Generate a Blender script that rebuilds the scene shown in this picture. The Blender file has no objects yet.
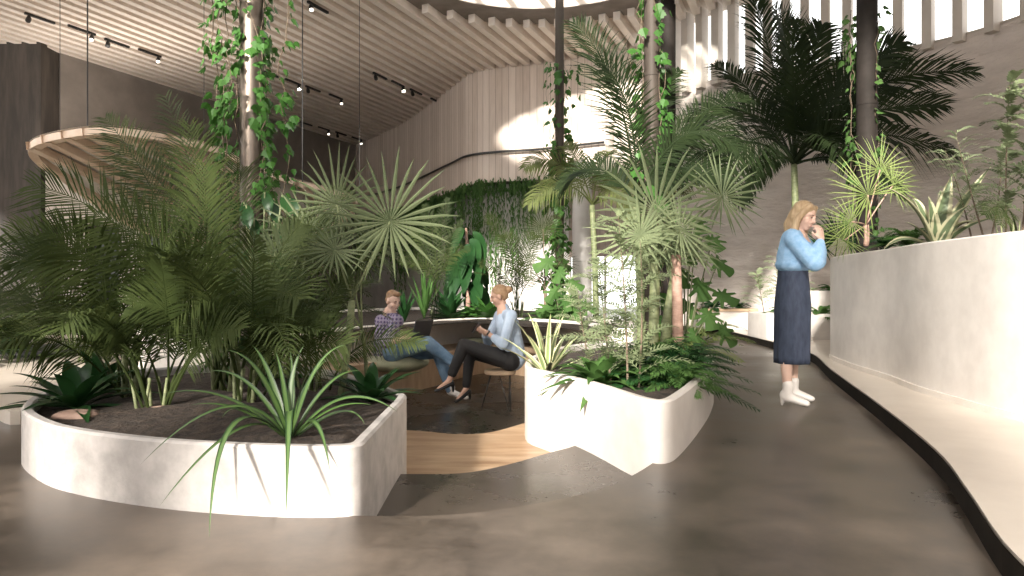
import bpy, math, random
from mathutils import Vector as V, Matrix, noise
R = random.Random(7)
F = 683.0; H = 1.0
sc = bpy.context.scene
col = sc.collection
def P(px, py, d): return V(((px-512)/F*d, d, H-(py-288)/F*d))
def G(px, py, z): d = (H-z)*F/(py-288); return V(((px-512)/F*d, d, z))
def lerp(a, b, t): return a+(b-a)*t

# ---------------------------------------------------------------- materials
MATS = {}
def nodes(name):
    m = bpy.data.materials.new(name); m.use_nodes = True
    nt = m.node_tree; b = nt.nodes['Principled BSDF']
    MATS[name] = m
    return m, nt, b
def ramp(nt, src, stops):
    r = nt.nodes.new('ShaderNodeValToRGB'); el = r.color_ramp.elements
    while len(el) > 1: el.remove(el[-1])
    el[0].position = stops[0][0]; el[0].color = (*stops[0][1], 1)
    for p, c in stops[1:]:
        e = el.new(p); e.color = (*c, 1)
    nt.links.new(src, r.inputs[0]); return r.outputs[0]
def coords(nt, scale=(1,1,1), kind='Object'):
    tc = nt.nodes.new('ShaderNodeTexCoord'); mp = nt.nodes.new('ShaderNodeMapping')
    mp.inputs['Scale'].default_value = scale
    nt.links.new(tc.outputs[kind], mp.inputs[0]); return mp.outputs[0]
def noisetex(nt, vec, scale, detail=4, rough=.5):
    n = nt.nodes.new('ShaderNodeTexNoise'); n.inputs['Scale'].default_value = scale
    n.inputs['Detail'].default_value = detail; n.inputs['Roughness'].default_value = rough
    nt.links.new(vec, n.inputs['Vector']); return n.outputs['Fac']
def bump(nt, b, h, s, d=.02):
    bp = nt.nodes.new('ShaderNodeBump'); bp.inputs['Strength'].default_value = s; bp.inputs['Distance'].default_value = d
    nt.links.new(h, bp.inputs['Height']); nt.links.new(bp.outputs[0], b.inputs['Normal'])
def mat_noise(name, c1, c2, scale=3, rough=.6, stretch=(1,1,1), bs=0, metal=0, spec=.5, lo=.35, hi=.65, bd=.02, kind='Object'):
    m, nt, b = nodes(name)
    f = noisetex(nt, coords(nt, stretch, kind), scale, 6, .6)
    nt.links.new(ramp(nt, f, [(lo, c1), (hi, c2)]), b.inputs['Base Color'])
    b.inputs['Roughness'].default_value = rough; b.inputs['Metallic'].default_value = metal
    b.inputs['Specular IOR Level'].default_value = spec
    if bs: bump(nt, b, f, bs, bd)
    return m
def leafmat(name, c1, c2, trans=.35, rough=.58):
    m, nt, b = nodes(name)
    f = noisetex(nt, coords(nt), 2.3, 3)
    c = ramp(nt, f, [(.3, c1), (.7, c2)])
    nt.links.new(c, b.inputs['Base Color']); b.inputs['Roughness'].default_value = rough
    b.inputs['Specular IOR Level'].default_value = .2
    tr = nt.nodes.new('ShaderNodeBsdfTranslucent'); nt.links.new(c, tr.inputs[0])
    mx = nt.nodes.new('ShaderNodeMixShader'); mx.inputs[0].default_value = trans
    out = nt.nodes['Material Output']
    nt.links.new(b.outputs[0], mx.inputs[1]); nt.links.new(tr.outputs[0], mx.inputs[2]); nt.links.new(mx.outputs[0], out.inputs[0])
    return m
def vari(name, edge, mid, rough=.4):    # striped leaf: colour by UV across the blade
    m, nt, b = nodes(name)
    tc = nt.nodes.new('ShaderNodeTexCoord'); sp = nt.nodes.new('ShaderNodeSeparateXYZ')
    nt.links.new(tc.outputs['UV'], sp.inputs[0])
    s = nt.nodes.new('ShaderNodeMath'); s.operation = 'SUBTRACT'; s.inputs[1].default_value = .5
    a = nt.nodes.new('ShaderNodeMath'); a.operation = 'ABSOLUTE'
    nt.links.new(sp.outputs[0], s.inputs[0]); nt.links.new(s.outputs[0], a.inputs[0])
    nt.links.new(ramp(nt, a.outputs[0], [(0, mid), (.24, mid), (.32, edge), (.5, edge)]), b.inputs['Base Color'])
    b.inputs['Roughness'].default_value = rough
    return m
def woodplank(name, c1, c2, pitch, rough=.55, groove=(.35,.27,.2)):   # UV: x metres along the wall, y height
    m, nt, b = nodes(name)
    tc = nt.nodes.new('ShaderNodeTexCoord'); sp = nt.nodes.new('ShaderNodeSeparateXYZ'); nt.links.new(tc.outputs['UV'], sp.inputs[0])
    dv = nt.nodes.new('ShaderNodeMath'); dv.operation = 'DIVIDE'; dv.inputs[1].default_value = pitch; nt.links.new(sp.outputs[0], dv.inputs[0])
    fl = nt.nodes.new('ShaderNodeMath'); fl.operation = 'FLOOR'; nt.links.new(dv.outputs[0], fl.inputs[0])
    fr = nt.nodes.new('ShaderNodeMath'); fr.operation = 'FRACT'; nt.links.new(dv.outputs[0], fr.inputs[0])
    wn = nt.nodes.new('ShaderNodeTexWhiteNoise'); wn.noise_dimensions = '1D'; nt.links.new(fl.outputs[0], wn.inputs['W'])
    mp = nt.nodes.new('ShaderNodeMapping'); mp.inputs['Scale'].default_value = (6, .5, 1); nt.links.new(tc.outputs['UV'], mp.inputs[0])
    g = noisetex(nt, mp.outputs[0], 3, 5, .65)
    ad = nt.nodes.new('ShaderNodeMath'); ad.operation = 'MULTIPLY_ADD'; ad.inputs[1].default_value = .5
    nt.links.new(wn.outputs['Value'], ad.inputs[0]); nt.links.new(g, ad.inputs[2])
    c = ramp(nt, ad.outputs[0], [(.35, c1), (1.0, c2)])
    gr = ramp(nt, fr.outputs[0], [(0, groove), (.05, (1,1,1)), (.95, (1,1,1)), (1, groove)])
    mx = nt.nodes.new('ShaderNodeMix'); mx.data_type = 'RGBA'; mx.blend_type = 'MULTIPLY'; mx.inputs[0].default_value = 1
    nt.links.new(c, mx.inputs[6]); nt.links.new(gr, mx.inputs[7]); nt.links.new(mx.outputs[2], b.inputs['Base Color'])
    b.inputs['Roughness'].default_value = rough
    return m

# floor: dark polished concrete
def floor_mat(name, c1, c2, r1, r2):
    m, nt, b = nodes(name)
    v = coords(nt)
    f = noisetex(nt, v, 1.1, 9, .62); f2 = noisetex(nt, v, 22, 5, .6)
    ad = nt.nodes.new('ShaderNodeMath'); ad.operation = 'MULTIPLY_ADD'; ad.inputs[1].default_value = .18
    nt.links.new(f2, ad.inputs[0]); nt.links.new(f, ad.inputs[2])
    nt.links.new(ramp(nt, ad.outputs[0], [(.42, c1), (.78, c2)]), b.inputs['Base Color'])
    rr = ramp(nt, ad.outputs[0], [(.42, (r1,)*3), (.78, (r2,)*3)]); nt.links.new(rr, b.inputs['Roughness'])
    bump(nt, b, f2, .05, .004)
    b.inputs['Specular IOR Level'].default_value = .5
    return m
floor_mat('floor_concrete', (.026,.02,.015), (.165,.132,.105), .26, .46)
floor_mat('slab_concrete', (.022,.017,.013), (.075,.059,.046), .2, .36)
mat_noise('ledge_top', (.48,.42,.36), (.56,.5,.43), 2, .3)
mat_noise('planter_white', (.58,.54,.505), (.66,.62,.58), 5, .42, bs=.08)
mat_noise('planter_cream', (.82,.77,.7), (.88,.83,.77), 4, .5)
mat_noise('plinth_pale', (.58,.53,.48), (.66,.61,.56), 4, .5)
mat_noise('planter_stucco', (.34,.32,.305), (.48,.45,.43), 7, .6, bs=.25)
mat_noise('stone_wall', (.58,.52,.475), (.68,.615,.565), 1.6, .85, (1,1,3.2), bs=.9, bd=.12)
mat_noise('grey_wall', (.2,.175,.155), (.26,.23,.205), 1.2, .8)
mat_noise('pale_wall', (.5,.46,.42), (.58,.53,.48), 1.2, .8)
mat_noise('back_wall', (.46,.44,.42), (.66,.63,.6), .9, .7)
mat_noise('dark_pillar', (.035,.03,.026), (.075,.062,.052), 2, .6, (3,3,.4))
mat_noise('soil', (.018,.012,.009), (.06,.042,.03), 14, .95, bs=1, bd=.05)
mat_noise('slat_wood', (.78,.7,.62), (.86,.78,.7), 2, .6)
mat_noise('ceiling_board', (.58,.5,.43), (.64,.56,.48), 1, .8)
mat_noise('soffit', (.2,.17,.145), (.28,.24,.21), 2, .8)
mat_noise('fin_pale', (.52,.47,.42), (.58,.53,.47), 2, .7)
mat_noise('canopy_wood', (.62,.47,.35), (.76,.62,.5), 3, .5, (1,1,1))
mat_noise('membrane', (.82,.79,.75), (.88,.85,.81), 1, .7)
mat_noise('step_wood', (.3,.18,.095), (.52,.37,.235), 1.8, .38, (.7,3.2,1))
mat_noise('bench_wood', (.42,.29,.19), (.54,.39,.26), 3, .45, (1,5,1))
woodplank('plank_wall', (.6,.5,.42), (.8,.7,.62), .21)
woodplank('plank_dark', (.24,.19,.155), (.34,.275,.23), .16)
mat_noise('column_metal', (.13,.105,.088), (.21,.175,.145), 3, .42, (1,1,.3), metal=.85)
mat_noise('column_bronze', (.04,.032,.026), (.08,.064,.052), 3, .6, (1,1,.3), metal=.1, spec=.25)
mat_noise('column_dark', (.016,.013,.011), (.03,.025,.022), 3, .7, spec=.15)
mat_noise('black_metal', (.012,.012,.012), (.02,.02,.02), 3, .4)
mat_noise('white_column', (.66,.63,.6), (.74,.71,.68), 3, .5)
mat_noise('bark', (.1,.075,.05), (.2,.15,.105), 20, .85, (1,1,3), bs=.8)
mat_noise('bark_green', (.1,.125,.055), (.2,.22,.11), 12, .6, (1,1,3), bs=.3)
mat_noise('bark_pink', (.36,.22,.17), (.5,.33,.26), 12, .7, (1,1,3), bs=.3)
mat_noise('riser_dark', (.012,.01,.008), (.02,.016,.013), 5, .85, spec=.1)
mat_noise('rock', (.2,.13,.1), (.36,.25,.2), 6, .8, bs=.5)
leafmat('leaf_dark', (.012,.022,.008), (.028,.045,.015), .25)
leafmat('leaf_palm', (.024,.038,.01), (.068,.092,.027), .35)
leafmat('leaf_olive', (.09,.11,.03), (.17,.2,.075), .4)
leafmat('leaf_fan', (.15,.19,.1), (.26,.31,.17), .35)
leafmat('leaf_star', (.075,.1,.05), (.15,.18,.095), .3)
leafmat('leaf_pale', (.22,.28,.15), (.34,.4,.24), .4)
leafmat('leaf_mid', (.05,.12,.028), (.11,.21,.06), .4)
leafmat('leaf_bright', (.035,.11,.02), (.09,.22,.05), .35, .4)
leafmat('leaf_deep', (.01,.04,.012), (.03,.085,.025), .2, .28)
leafmat('leaf_lime', (.24,.32,.1), (.36,.44,.17), .45)
vari('leaf_striped', (.6,.58,.34), (.2,.26,.11))
vari('leaf_agave', (.58,.56,.36), (.13,.18,.09))
vari('leaf_strap', (.016,.045,.01), (.065,.12,.03), .45)
mat_noise('skin', (.56,.34,.25), (.62,.39,.29), 5, .5)
mat_noise('skin_pale', (.6,.4,.32), (.66,.46,.37), 5, .5)
mat_noise('hair_blonde', (.3,.2,.11), (.5,.37,.23), 30, .5, (1,1,.12))
mat_noise('hair_brown', (.16,.09,.045), (.3,.18,.1), 30, .5)
mat_noise('hair_fair', (.34,.2,.11), (.46,.3,.17), 30, .5)
mat_noise('sweater_blue', (.22,.4,.62), (.32,.5,.72), 26, .9, bs=.5, bd=.01)
mat_noise('skirt_navy', (.022,.032,.06), (.045,.06,.1), 30, .75, (1,1,.3))
mat_noise('shirt_blue', (.36,.45,.58), (.47,.56,.68), 26, .8, (1,1,.4))
mat_noise('trousers_black', (.012,.011,.012), (.022,.02,.02), 9, .7)
mat_noise('jeans', (.09,.16,.25), (.2,.3,.42), 7, .85)
mat_noise('boot_white', (.7,.66,.62), (.78,.74,.7), 5, .45)
mat_noise('shoe_black', (.012,.012,.014), (.02,.02,.022), 5, .3)
mat_noise('cushion_olive', (.3,.31,.2), (.42,.42,.29), 4, .85)
mat_noise('feature', (.06,.025,.02), (.08,.03,.025), 4, .5)
mat_noise('lip', (.42,.14,.12), (.45,.16,.14), 4, .5)
mat_noise('pearl', (.8,.78,.74), (.85,.83,.8), 4, .2)
mat_noise('laptop_grey', (.05,.052,.06), (.07,.072,.08), 4, .35, metal=.4)
def plaid():
    m, nt, b = nodes('plaid')
    v = coords(nt)
    outs = []
    for ax in (0, 2):
        w = nt.nodes.new('ShaderNodeTexWave'); w.bands_direction = 'XYZ'[ax]; w.inputs['Scale'].default_value = 7; w.wave_profile = 'SIN'
        nt.links.new(v, w.inputs['Vector']); outs.append(w.outputs['Fac'])
    ad = nt.nodes.new('ShaderNodeMath'); ad.operation = 'ADD'; nt.links.new(outs[0], ad.inputs[0]); nt.links.new(outs[1], ad.inputs[1])
    nt.links.new(ramp(nt, ad.outputs[0], [(0, (.05,.05,.13)), (.45, (.1,.09,.22)), (.7, (.22,.11,.17)), (1, (.3,.27,.38))]), b.inputs['Base Color'])
    b.inputs['Roughness'].default_value = .85
plaid()
def emit(name, c, s):
    m, nt, b = nodes(name); b.inputs['Base Color'].default_value = (*c, 1)
    b.inputs['Emission Color'].default_value = (*c, 1); b.inputs['Emission Strength'].default_value = s
emit('lamp_on', (1,.93,.82), 40)
emit('lamp_low', (1,.9,.78), 6)
m, nt, b = nodes('glass')
tr = nt.nodes.new('ShaderNodeBsdfTransparent'); gl = nt.nodes.new('ShaderNodeBsdfGlossy'); gl.inputs['Roughness'].default_value = .02
tr.inputs[0].default_value = (.94,.95,.95,1)
mx = nt.nodes.new('ShaderNodeMixShader'); mx.inputs[0].default_value = .06
nt.links.new(tr.outputs[0], mx.inputs[1]); nt.links.new(gl.outputs[0], mx.inputs[2]); nt.links.new(mx.outputs[0], nt.nodes['Material Output'].inputs[0])
m, nt, b = nodes('dark_glass')
b.inputs['Base Color'].default_value = (.02,.022,.025,1); b.inputs['Roughness'].default_value = .05

# ---------------------------------------------------------------- mesh builder
class MB:
    def __init__(s): s.v = []; s.f = []; s.uv = {}
    def add(s, vs, fs, uvs=None):
        o = len(s.v); s.v += [V(a) for a in vs]
        for i, f in enumerate(fs):
            if uvs: s.uv[len(s.f)] = [uvs[k] for k in f]
            s.f.append([o+k for k in f])
    def box(s, a, b):
        x0,y0,z0 = a; x1,y1,z1 = b
        s.add([(x0,y0,z0),(x1,y0,z0),(x1,y1,z0),(x0,y1,z0),(x0,y0,z1),(x1,y0,z1),(x1,y1,z1),(x0,y1,z1)],
              [(3,2,1,0),(4,5,6,7),(0,1,5,4),(1,2,6,5),(2,3,7,6),(3,0,4,7)])
    def obox(s, c, ax, ay, az):      # centre + half-axis vectors
        c = V(c); ax = V(ax); ay = V(ay); az = V(az); vs = []
        for k in (-1, 1):
            for i, j in ((-1,-1),(1,-1),(1,1),(-1,1)): vs.append(c+ax*i+ay*j+az*k)
        s.add(vs, [(3,2,1,0),(4,5,6,7),(0,1,5,4),(1,2,6,5),(2,3,7,6),(3,0,4,7)])
    def tube(s, pts, rs, n=10, cap=True):
        pts = [V(p) for p in pts]
        if not isinstance(rs, (list, tuple)): rs = [rs]*len(pts)
        rings = []; a = None
        for i, p in enumerate(pts):
            t = (pts[min(i+1, len(pts)-1)]-pts[max(i-1, 0)]).normalized()
            if a is None: a = t.orthogonal().normalized()
            a = (a-t*a.dot(t)).normalized(); b = t.cross(a)
            rings.append([p+(a*math.cos(6.28318*k/n)+b*math.sin(6.28318*k/n))*rs[i] for k in range(n)])
        vs = [q for r in rings for q in r]; fs = []
        for i in range(len(pts)-1):
            for k in range(n):
                fs.append((i*n+k, i*n+(k+1)%n, (i+1)*n+(k+1)%n, (i+1)*n+k))
        if cap: fs += [tuple(range(n))[::-1], tuple((len(pts)-1)*n+k for k in range(n))]
        s.add(vs, fs)
    def ball(s, c, r, n=12, m=8, rot=None):
        if not hasattr(r, '__len__'): r = (r, r, r)
        c = V(c); vs = []; fs = []
        for j in range(m+1):
            for k in range(n):
                th = math.pi*j/m; ph = 6.28318*k/n
                q = V((math.sin(th)*math.cos(ph)*r[0], math.sin(th)*math.sin(ph)*r[1], math.cos(th)*r[2]))
                if rot: q = rot @ q
                vs.append(c+q)
        for j in range(m):
            for k in range(n): fs.append((j*n+k, (j+1)*n+k, (j+1)*n+(k+1)%n, j*n+(k+1)%n))
        s.add(vs, fs)
    def prism(s, poly, z0, z1):
        from mathutils.geometry import tessellate_polygon
        n = len(poly); tr = tessellate_polygon([[V((x,y,0)) for x,y in poly]]); caps = []
        A = sum(poly[i-1][0]*poly[i][1]-poly[i][0]*poly[i-1][1] for i in range(n))
        for t in tr:
            a,b,c = (V(poly[k]) for k in t); up = (b-a).cross(c-a) > 0; t = tuple(t) if up else tuple(t)[::-1]
            caps += [tuple(n+k for k in t), t[::-1]]
        sides = [(i,(i+1)%n,n+(i+1)%n,n+i) for i in range(n)]
        if A < 0: sides = [q[::-1] for q in sides]
        s.add([(x,y,z0) for x,y in poly]+[(x,y,z1) for x,y in poly], caps+sides)
    def wall(s, pts, z0, z1, th=0):   # vertical strip with UV in metres; th offsets the back face (left of travel)
        L = 0; vs = []; uv = []
        for i, p in enumerate(pts):
            if i: L += (V(p)-V(pts[i-1])).length
            vs += [(p[0],p[1],z0),(p[0],p[1],z1)]; uv += [(L,z0),(L,z1)]
        s.add(vs, [(2*i,2*i+2,2*i+3,2*i+1) for i in range(len(pts)-1)], uv)
        if th:
            q = offset(pts, th); n = len(pts); vs = []
            for a, b in zip(pts, q): vs += [(a[0],a[1],z0),(a[0],a[1],z1),(b[0],b[1],z0),(b[0],b[1],z1)]
            fs = []
            for i in range(n-1):
                k = 4*i
                fs += [(k+2,k+3,k+7,k+6),(k+1,k+5,k+7,k+3),(k,k+2,k+6,k+4)]
            fs += [(0,1,3,2),(4*n-4,4*n-2,4*n-1,4*n-3)]
            s.add(vs, fs, [(0,0)]*len(vs))
    def build(s, name, mat, parent=None, smooth=False, auto=None):
        off = parent_loc(parent)
        me = bpy.data.meshes.new(name); me.from_pydata([v-off for v in s.v], [], s.f); me.update()
        if s.uv:
            u = me.uv_layers.new(name='UVMap')
            for p in me.polygons:
                l = s.uv.get(p.index)
                if l:
                    for k, li in enumerate(p.loop_indices): u.data[li].uv = l[k]
        me.materials.append(MATS[mat])
        if smooth:
            for p in me.polygons: p.use_smooth = True
        if auto:
            try: me.set_sharp_from_angle(angle=auto)
            except Exception: pass
        o = bpy.data.objects.new(name, me); col.objects.link(o)
        if parent: o.parent = parent
        return o
def parent_loc(p):
    o = V((0,0,0))
    while p is not None: o = o+p.location; p = p.parent
    return o
def offset(pts, th):
    out = []
    for i, p in enumerate(pts):
        a = V(pts[max(i-1,0)][:2]); b = V(pts[min(i+1,len(pts)-1)][:2]); t = (b-a).normalized()
        out.append((p[0]-t.y*th, p[1]+t.x*th))
    return out
def tag(o, label=None, cat=None, group=None, kind=None):
    if label: o['label'] = label
    if cat: o['category'] = cat
    if group: o['group'] = group
    if kind: o['kind'] = kind
    return o
def thing(name, label, cat, loc, group=None):
    o = bpy.data.objects.new(name, None); col.objects.link(o); o.location = loc; o.empty_display_size = .1
    return tag(o, label, cat, group)
def struct(name, mb, mat, parent=None, **k):
    o = mb.build(name, mat, parent, **k)
    if not parent: o['kind'] = 'structure'
    return o
def smoothpoly(pts, n=6, closed=True):     # Catmull-Rom
    out = []; m = len(pts)
    rng = range(m) if closed else range(m-1)
    for i in rng:
        g = (lambda k: V((*pts[k % m],))) if closed else (lambda k: V((*pts[min(max(k,0),m-1)],)))
        p0,p1,p2,p3 = g(i-1),g(i),g(i+1),g(i+2)
        for k in range(n):
            t = k/n
            out.append(tuple(.5*((2*p1)+(p2-p0)*t+(2*p0-5*p1+4*p2-p3)*t*t+(3*p1-p0-3*p2+p3)*t**3)))
    if not closed: out.append(tuple(pts[-1]))
    return out

# ---------------------------------------------------------------- setting
ZC = 7.4
near_edge = [(-.75,3.0),(-.36,3.0),(-.09,3.07),(.25,3.25),(.51,3.47),(.68,3.70),(.80,3.895)]
pit = smoothpoly(near_edge, 6, False)[:-1]+[(.80,3.895),(.95,4.3),(1.0,5.4),(1.15,6.5),(1.3,8),(1.3,9.2),(1.05,10.2),(.6,10.9),(0,11.5),(-.7,11.7),(-1.15,11.2),(-1.5,10.2),(-1.75,9.4),(-2.3,8.4),(-2.6,7.4),(-2.4,6.2),(-1.6,5.4),(-1.0,4.6)]
def flat_with_hole(outer, hole, z, mb, zlow, hole2=None, hole3=None):
    import bmesh
    bm = bmesh.new()
    def loop(pts):
        vs = [bm.verts.new((x,y,z)) for x,y in pts]
        return [bm.edges.new((vs[i], vs[(i+1)%len(vs)])) for i in range(len(vs))]
    es = loop(outer)+loop(hole)+(loop(hole2) if hole2 else [])+(loop(hole3) if hole3 else [])
    bmesh.ops.triangle_fill(bm, use_beauty=True, use_dissolve=False, edges=es)
    bm.verts.ensure_lookup_table(); bm.verts.index_update()
    vs = [v.co.copy() for v in bm.verts]; fs = []
    for f in bm.faces:
        ids = [v.index for v in f.verts]
        fs.append(ids if f.normal.z > 0 else ids[::-1])
    bm.free(); mb.add(vs, fs)
    n = len(hole)
    mb.add([(x,y,z) for x,y in hole]+[(x,y,zlow) for x,y in hole], [(i,n+i,n+(i+1)%n,(i+1)%n) for i in range(n)])
mb = MB(); flat_with_hole([(-17.3,-8),(14,-8),(14,34),(-17.3,34)], pit, 0, mb, -.4)
fl = struct('floor', mb, 'floor_concrete')
mb = MB(); mb.box((-3,2.7,-.5),(2,12.4,-.36)); struct('floor_pit', mb, 'slab_concrete')
# step slab
slabfar = [(-1.1,4.08),(-.70,4.11),(-.31,4.13),(-.04,4.32),(.25,4.64),(.46,4.87),(.8,5.4)]
poly = [(-1.1,2.6),(.95,2.6),(1.1,4.3)]+smoothpoly(slabfar,5,False)[::-1]
def clip_near(poly): return poly
sl = MB(); ne = smoothpoly([(-1.1,3.0)]+near_edge+[(.9,4.3),(.95,5.2)], 5, False)
sl.prism([(x+.0,y+.005) for x,y in ne]+smoothpoly(slabfar,5,False)[::-1], -.26, -.12)
tag(sl.build('step_slab','slab_concrete'), 'brown polished concrete upper step down into the sunken seating area', 'step')
woodfar = [(-1.6,6.0),(-.91,5.96),(-.48,5.80),(-.18,5.88),(.11,6.27),(.5,6.9)]
wd = MB(); a = smoothpoly(slabfar,5,False); b_ = smoothpoly(woodfar,5,False)
wd.prism([(x,y-.25) for x,y in a][:-2]+[(.95,5.8)]+b_[::-1], -.355, -.24)
tag(wd.build('wooden_step','step_wood'), 'pale wooden lower step with brown knots between the two white planters', 'step')

wood_line = [(-7,30.6),(-4.4,26.9),(-1.93,21.9),(-1.25,20.5),(-.31,19.9),(.94,19.5),(3.43,18.1)]
wl = smoothpoly(wood_line, 5, False)
mb = MB(); mb.wall(wl, 4.1, ZC+.3, .25); struct('wall_back', mb, 'plank_wall')
low = offset(wl, .5)
lowL = [(-9,33.6)]+[p for p in low if p[0] < 1.95]
mb = MB(); mb.wall(lowL, 0, 4.1, .2); struct('wall_back_lower', mb, 'back_wall')
mb = MB()
for i in range(len(wl)-1):
    a,b2,c,d2 = wl[i],wl[i+1],low[i+1],low[i]; mb.add([(*a,4.1),(*b2,4.1),(*c,4.1),(*d2,4.1)],[(3,2,1,0)])
struct('trim_1', mb, 'soffit')
e0, e1 = lowL[-1], (3.6,18.6)
mb = MB(); mb.wall([e0,e1], 1.9, 4.1, .2); struct('wall_back_panel', mb, 'plank_dark')
mb = MB(); mb.wall([e0,e1], 0, .12, .2); struct('trim_2', mb, 'plinth_pale')
t = (V(e1)-V(e0))
win = MB()
for k in (0,.5,1):
    p = V(e0)+t*k; win.box((p.x-.03,p.y-.03,.12),(p.x+.03,p.y+.05,1.9))
w2 = struct('window_2', win, 'fin_pale')
g = MB(); g.wall([e0,e1], .12, 1.9); g.build('pane','glass',w2)

# left wall and its pieces
mb = MB(); mb.wall([(-12.3,18.6),(-7,30.6),(-6.6,31.6)], 0, ZC+.3, .3); struct('wall_left', mb, 'grey_wall')
mb = MB(); mb.box((-13.5,17.9,0),(-12.35,18.7,ZC+.05)); struct('wall_left_pillar', mb, 'dark_pillar')
mb = MB(); mb.wall([(-17,-8),(-17,18.3)], 0, .3, .3); mb.wall([(-17,13),(-17,18.3),(-13.5,18.3)], 0, ZC+.3, .3)  # unseen side wall, opened between posts to let in more daylight
for k in range(7): mb.box((-17.2,-8+k*3.5-.1,.3),(-16.95,-8+k*3.5+.1,ZC+.3)); struct('wall_left_side', mb, 'pale_wall')
mb = MB(); mb.box((-11.75,17.2,2.62),(-7.9,19.4,4.15)); struct('wall_left_bulkhead', mb, 'pale_wall')
mb = MB(); mb.box((-11.75,17.9,0),(-11.2,18.4,2.62)); mb.box((-10.3,17.9,0),(-9.75,18.4,2.62)); mb.box((-8.6,17.9,0),(-7.9,18.4,2.62)); struct('wall_left_piers', mb, 'pale_wall')
d = MB(); 
for x0,x1 in ((-11.2,-10.3),(-9.75,-8.6)):
    d.box((x0,18.1,.05),(x0+.07,18.2,2.6)); d.box((x1-.07,18.1,.05),(x1,18.2,2.6)); d.box((x0,18.1,2.5),(x1,18.2,2.6)); d.box(((x0+x1)/2-.03,18.1,.05),((x0+x1)/2+.03,18.2,2.6))
dd = struct('door_1', d, 'black_metal')
g = MB(); g.box((-11.15,18.14,.05),(-10.35,18.16,2.5)); g.box((-9.7,18.14,.05),(-8.65,18.16,2.5)); g.build('pane','dark_glass',dd)

# right wall
right_line = [(3.43,18.1),(4.17,16.5),(5.3,15.4),(6.8,14.6),(8.3,13.4),(9.1,12),(9.9,9),(10.3,4),(10.3,-8)]
rl = smoothpoly(right_line, 6, False); ZW = 5.83
mb = MB(); mb.wall(rl, 0, ZW, .35)
# fine subdivision is not needed: relief comes from the plaster bump
struct('wall_right', mb, 'stone_wall')
wn = bpy.data.objects.new('window_1', None); col.objects.link(wn); wn.location = (6.8,14.6,ZW); wn['kind'] = 'structure'
def at_px(line, px):
    k = (px-512)/F
    for a, b in zip(line, line[1:]):
        fa = a[0]-k*a[1]; fb = b[0]-k*b[1]
        if fa*fb <= 0 and a[1] > 1:
            s = fa/(fa-fb) if fa != fb else 0
            return V(a).lerp(V(b), s), (V(b)-V(a)).normalized()
finpx = [660,668,676,689,703,718,734,751,768,786,805,826,848,872,899,929,961,995,1032,1072,1116,1165]
for x in finpx:
    r_ = at_px(rl, x)
    if not r_: continue
    p, t = r_; n = V((-t.y, t.x)); f = MB(); q = p-n*.05
    f.obox((q.x,q.y,(ZW+ZC)/2), V((t.x,t.y,0))*.085, V((n.x,n.y,0))*.14, V((0,0,(ZC-ZW)/2+.15))); f.build('window_fin','fin_pale',wn)
g = MB(); g.wall(offset(rl,.2), ZW, ZC+.3); g.build('pane','glass',wn)
m_ = MB(); m_.wall(rl, ZW-.02, ZW+.03, .35); m_.build('window_sill','fin_pale',wn)

# unseen rear wall behind the camera, its openings placed to shape the sun patches
RY = -7.5
rear = MB()
REAR_SOLID = [(-17,-12.2),(-9.2,-6.4),(-5.6,-4.95),(-2.95,-1.85),(-1.55,-1.15),(5,10.3)]
for x0,x1 in REAR_SOLID: rear.box((x0,RY,0),(x1,RY+.35,ZC+.3))
rear.box((-17,RY,ZC-.1),(10.3,RY+.35,ZC+.3)); rear.box((-17,RY,0),(10.3,RY+.35,2.2))
struct('wall_rear', rear, 'pale_wall')

# ceiling: slats with a round opening, soffit board with skylight
CX, CY, CR = .55, 12.6, 4.15
HX, HY, HR = .5, 12.9, 3.25
mb = MB()
outer = [(-17.5,-8),(10.8,-8)]+[(p[0]+.6,p[1]+.2) for p in rl[::-1] if p[1] > 4 and p[1] < 18]+[(3.9,18.6)]+[(p[0]+.2,p[1]+.3) for p in wl[::-1]]+[(-7.4,31),(-12.6,18.9),(-17.5,18.9)]
hole2 = [(-7.4,-6.8),(1.8,-6.8),(1.8,1.0),(-7.4,1.0)]  # this and the next: roof openings added out of view to admit sun
hole3 = [(-7.4,2.4),(-3.2,2.4),(-3.2,7.6),(-7.4,7.6)]
hole = [(HX+HR*math.cos(a*.1309), HY+HR*math.sin(a*.1309)) for a in range(48)]
flat_with_hole(outer, hole, ZC+.22, mb, ZC+.6, hole2, hole3)
ce = struct('ceiling', mb, 'ceiling_board')
import bisect
def inside(pt, poly):
    x,y = pt; c = False
    for i in range(len(poly)):
        x0,y0 = poly[i]; x1,y1 = poly[i-1]
        if (y0>y) != (y1>y) and x < (x1-x0)*(y-y0)/(y1-y0)+x0: c = not c
    return c
room = [(-16.9,-7.4),(10.2,-7.4)]+[(p[0],p[1]) for p in rl[::-1] if p[1] > 3.5]+[(p[0],p[1]) for p in wl[::-1]]+[(-7,30.5),(-12.3,18.5),(-13.5,18.2),(-16.9,18.2)]
D = V((.445,1)).normalized(); N = V((D.y,-D.x))
sl = MB(); k = -75
while k < 75:
    o = N*(k*.36)+V((-2,0)); runs = []; cur = None
    st = .06; s0 = -14
    while s0 < 36:
        q = o+D*s0; ok = inside(q, room) and (q-V((CX,CY))).length > CR and not (-7.5 < q.x < 1.9 and -6.9 < q.y < 1.1) and not (-7.5 < q.x < -3.1 and 2.3 < q.y < 7.7)
        if ok and cur is None: cur = s0
        if not ok and cur is not None: runs.append((cur, s0-st)); cur = None
        s0 += st
    for a,b in runs:
        if b-a < .3: continue
        c = o+D*((a+b)/2); sl.obox((c.x,c.y,ZC+.11), V((D.x,D.y,0))*((b-a)/2), V((N.x,N.y,0))*.085, V((0,0,.11)))
    k += 1
sl.build('ceiling_slats','slat_wood',ce)
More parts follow.
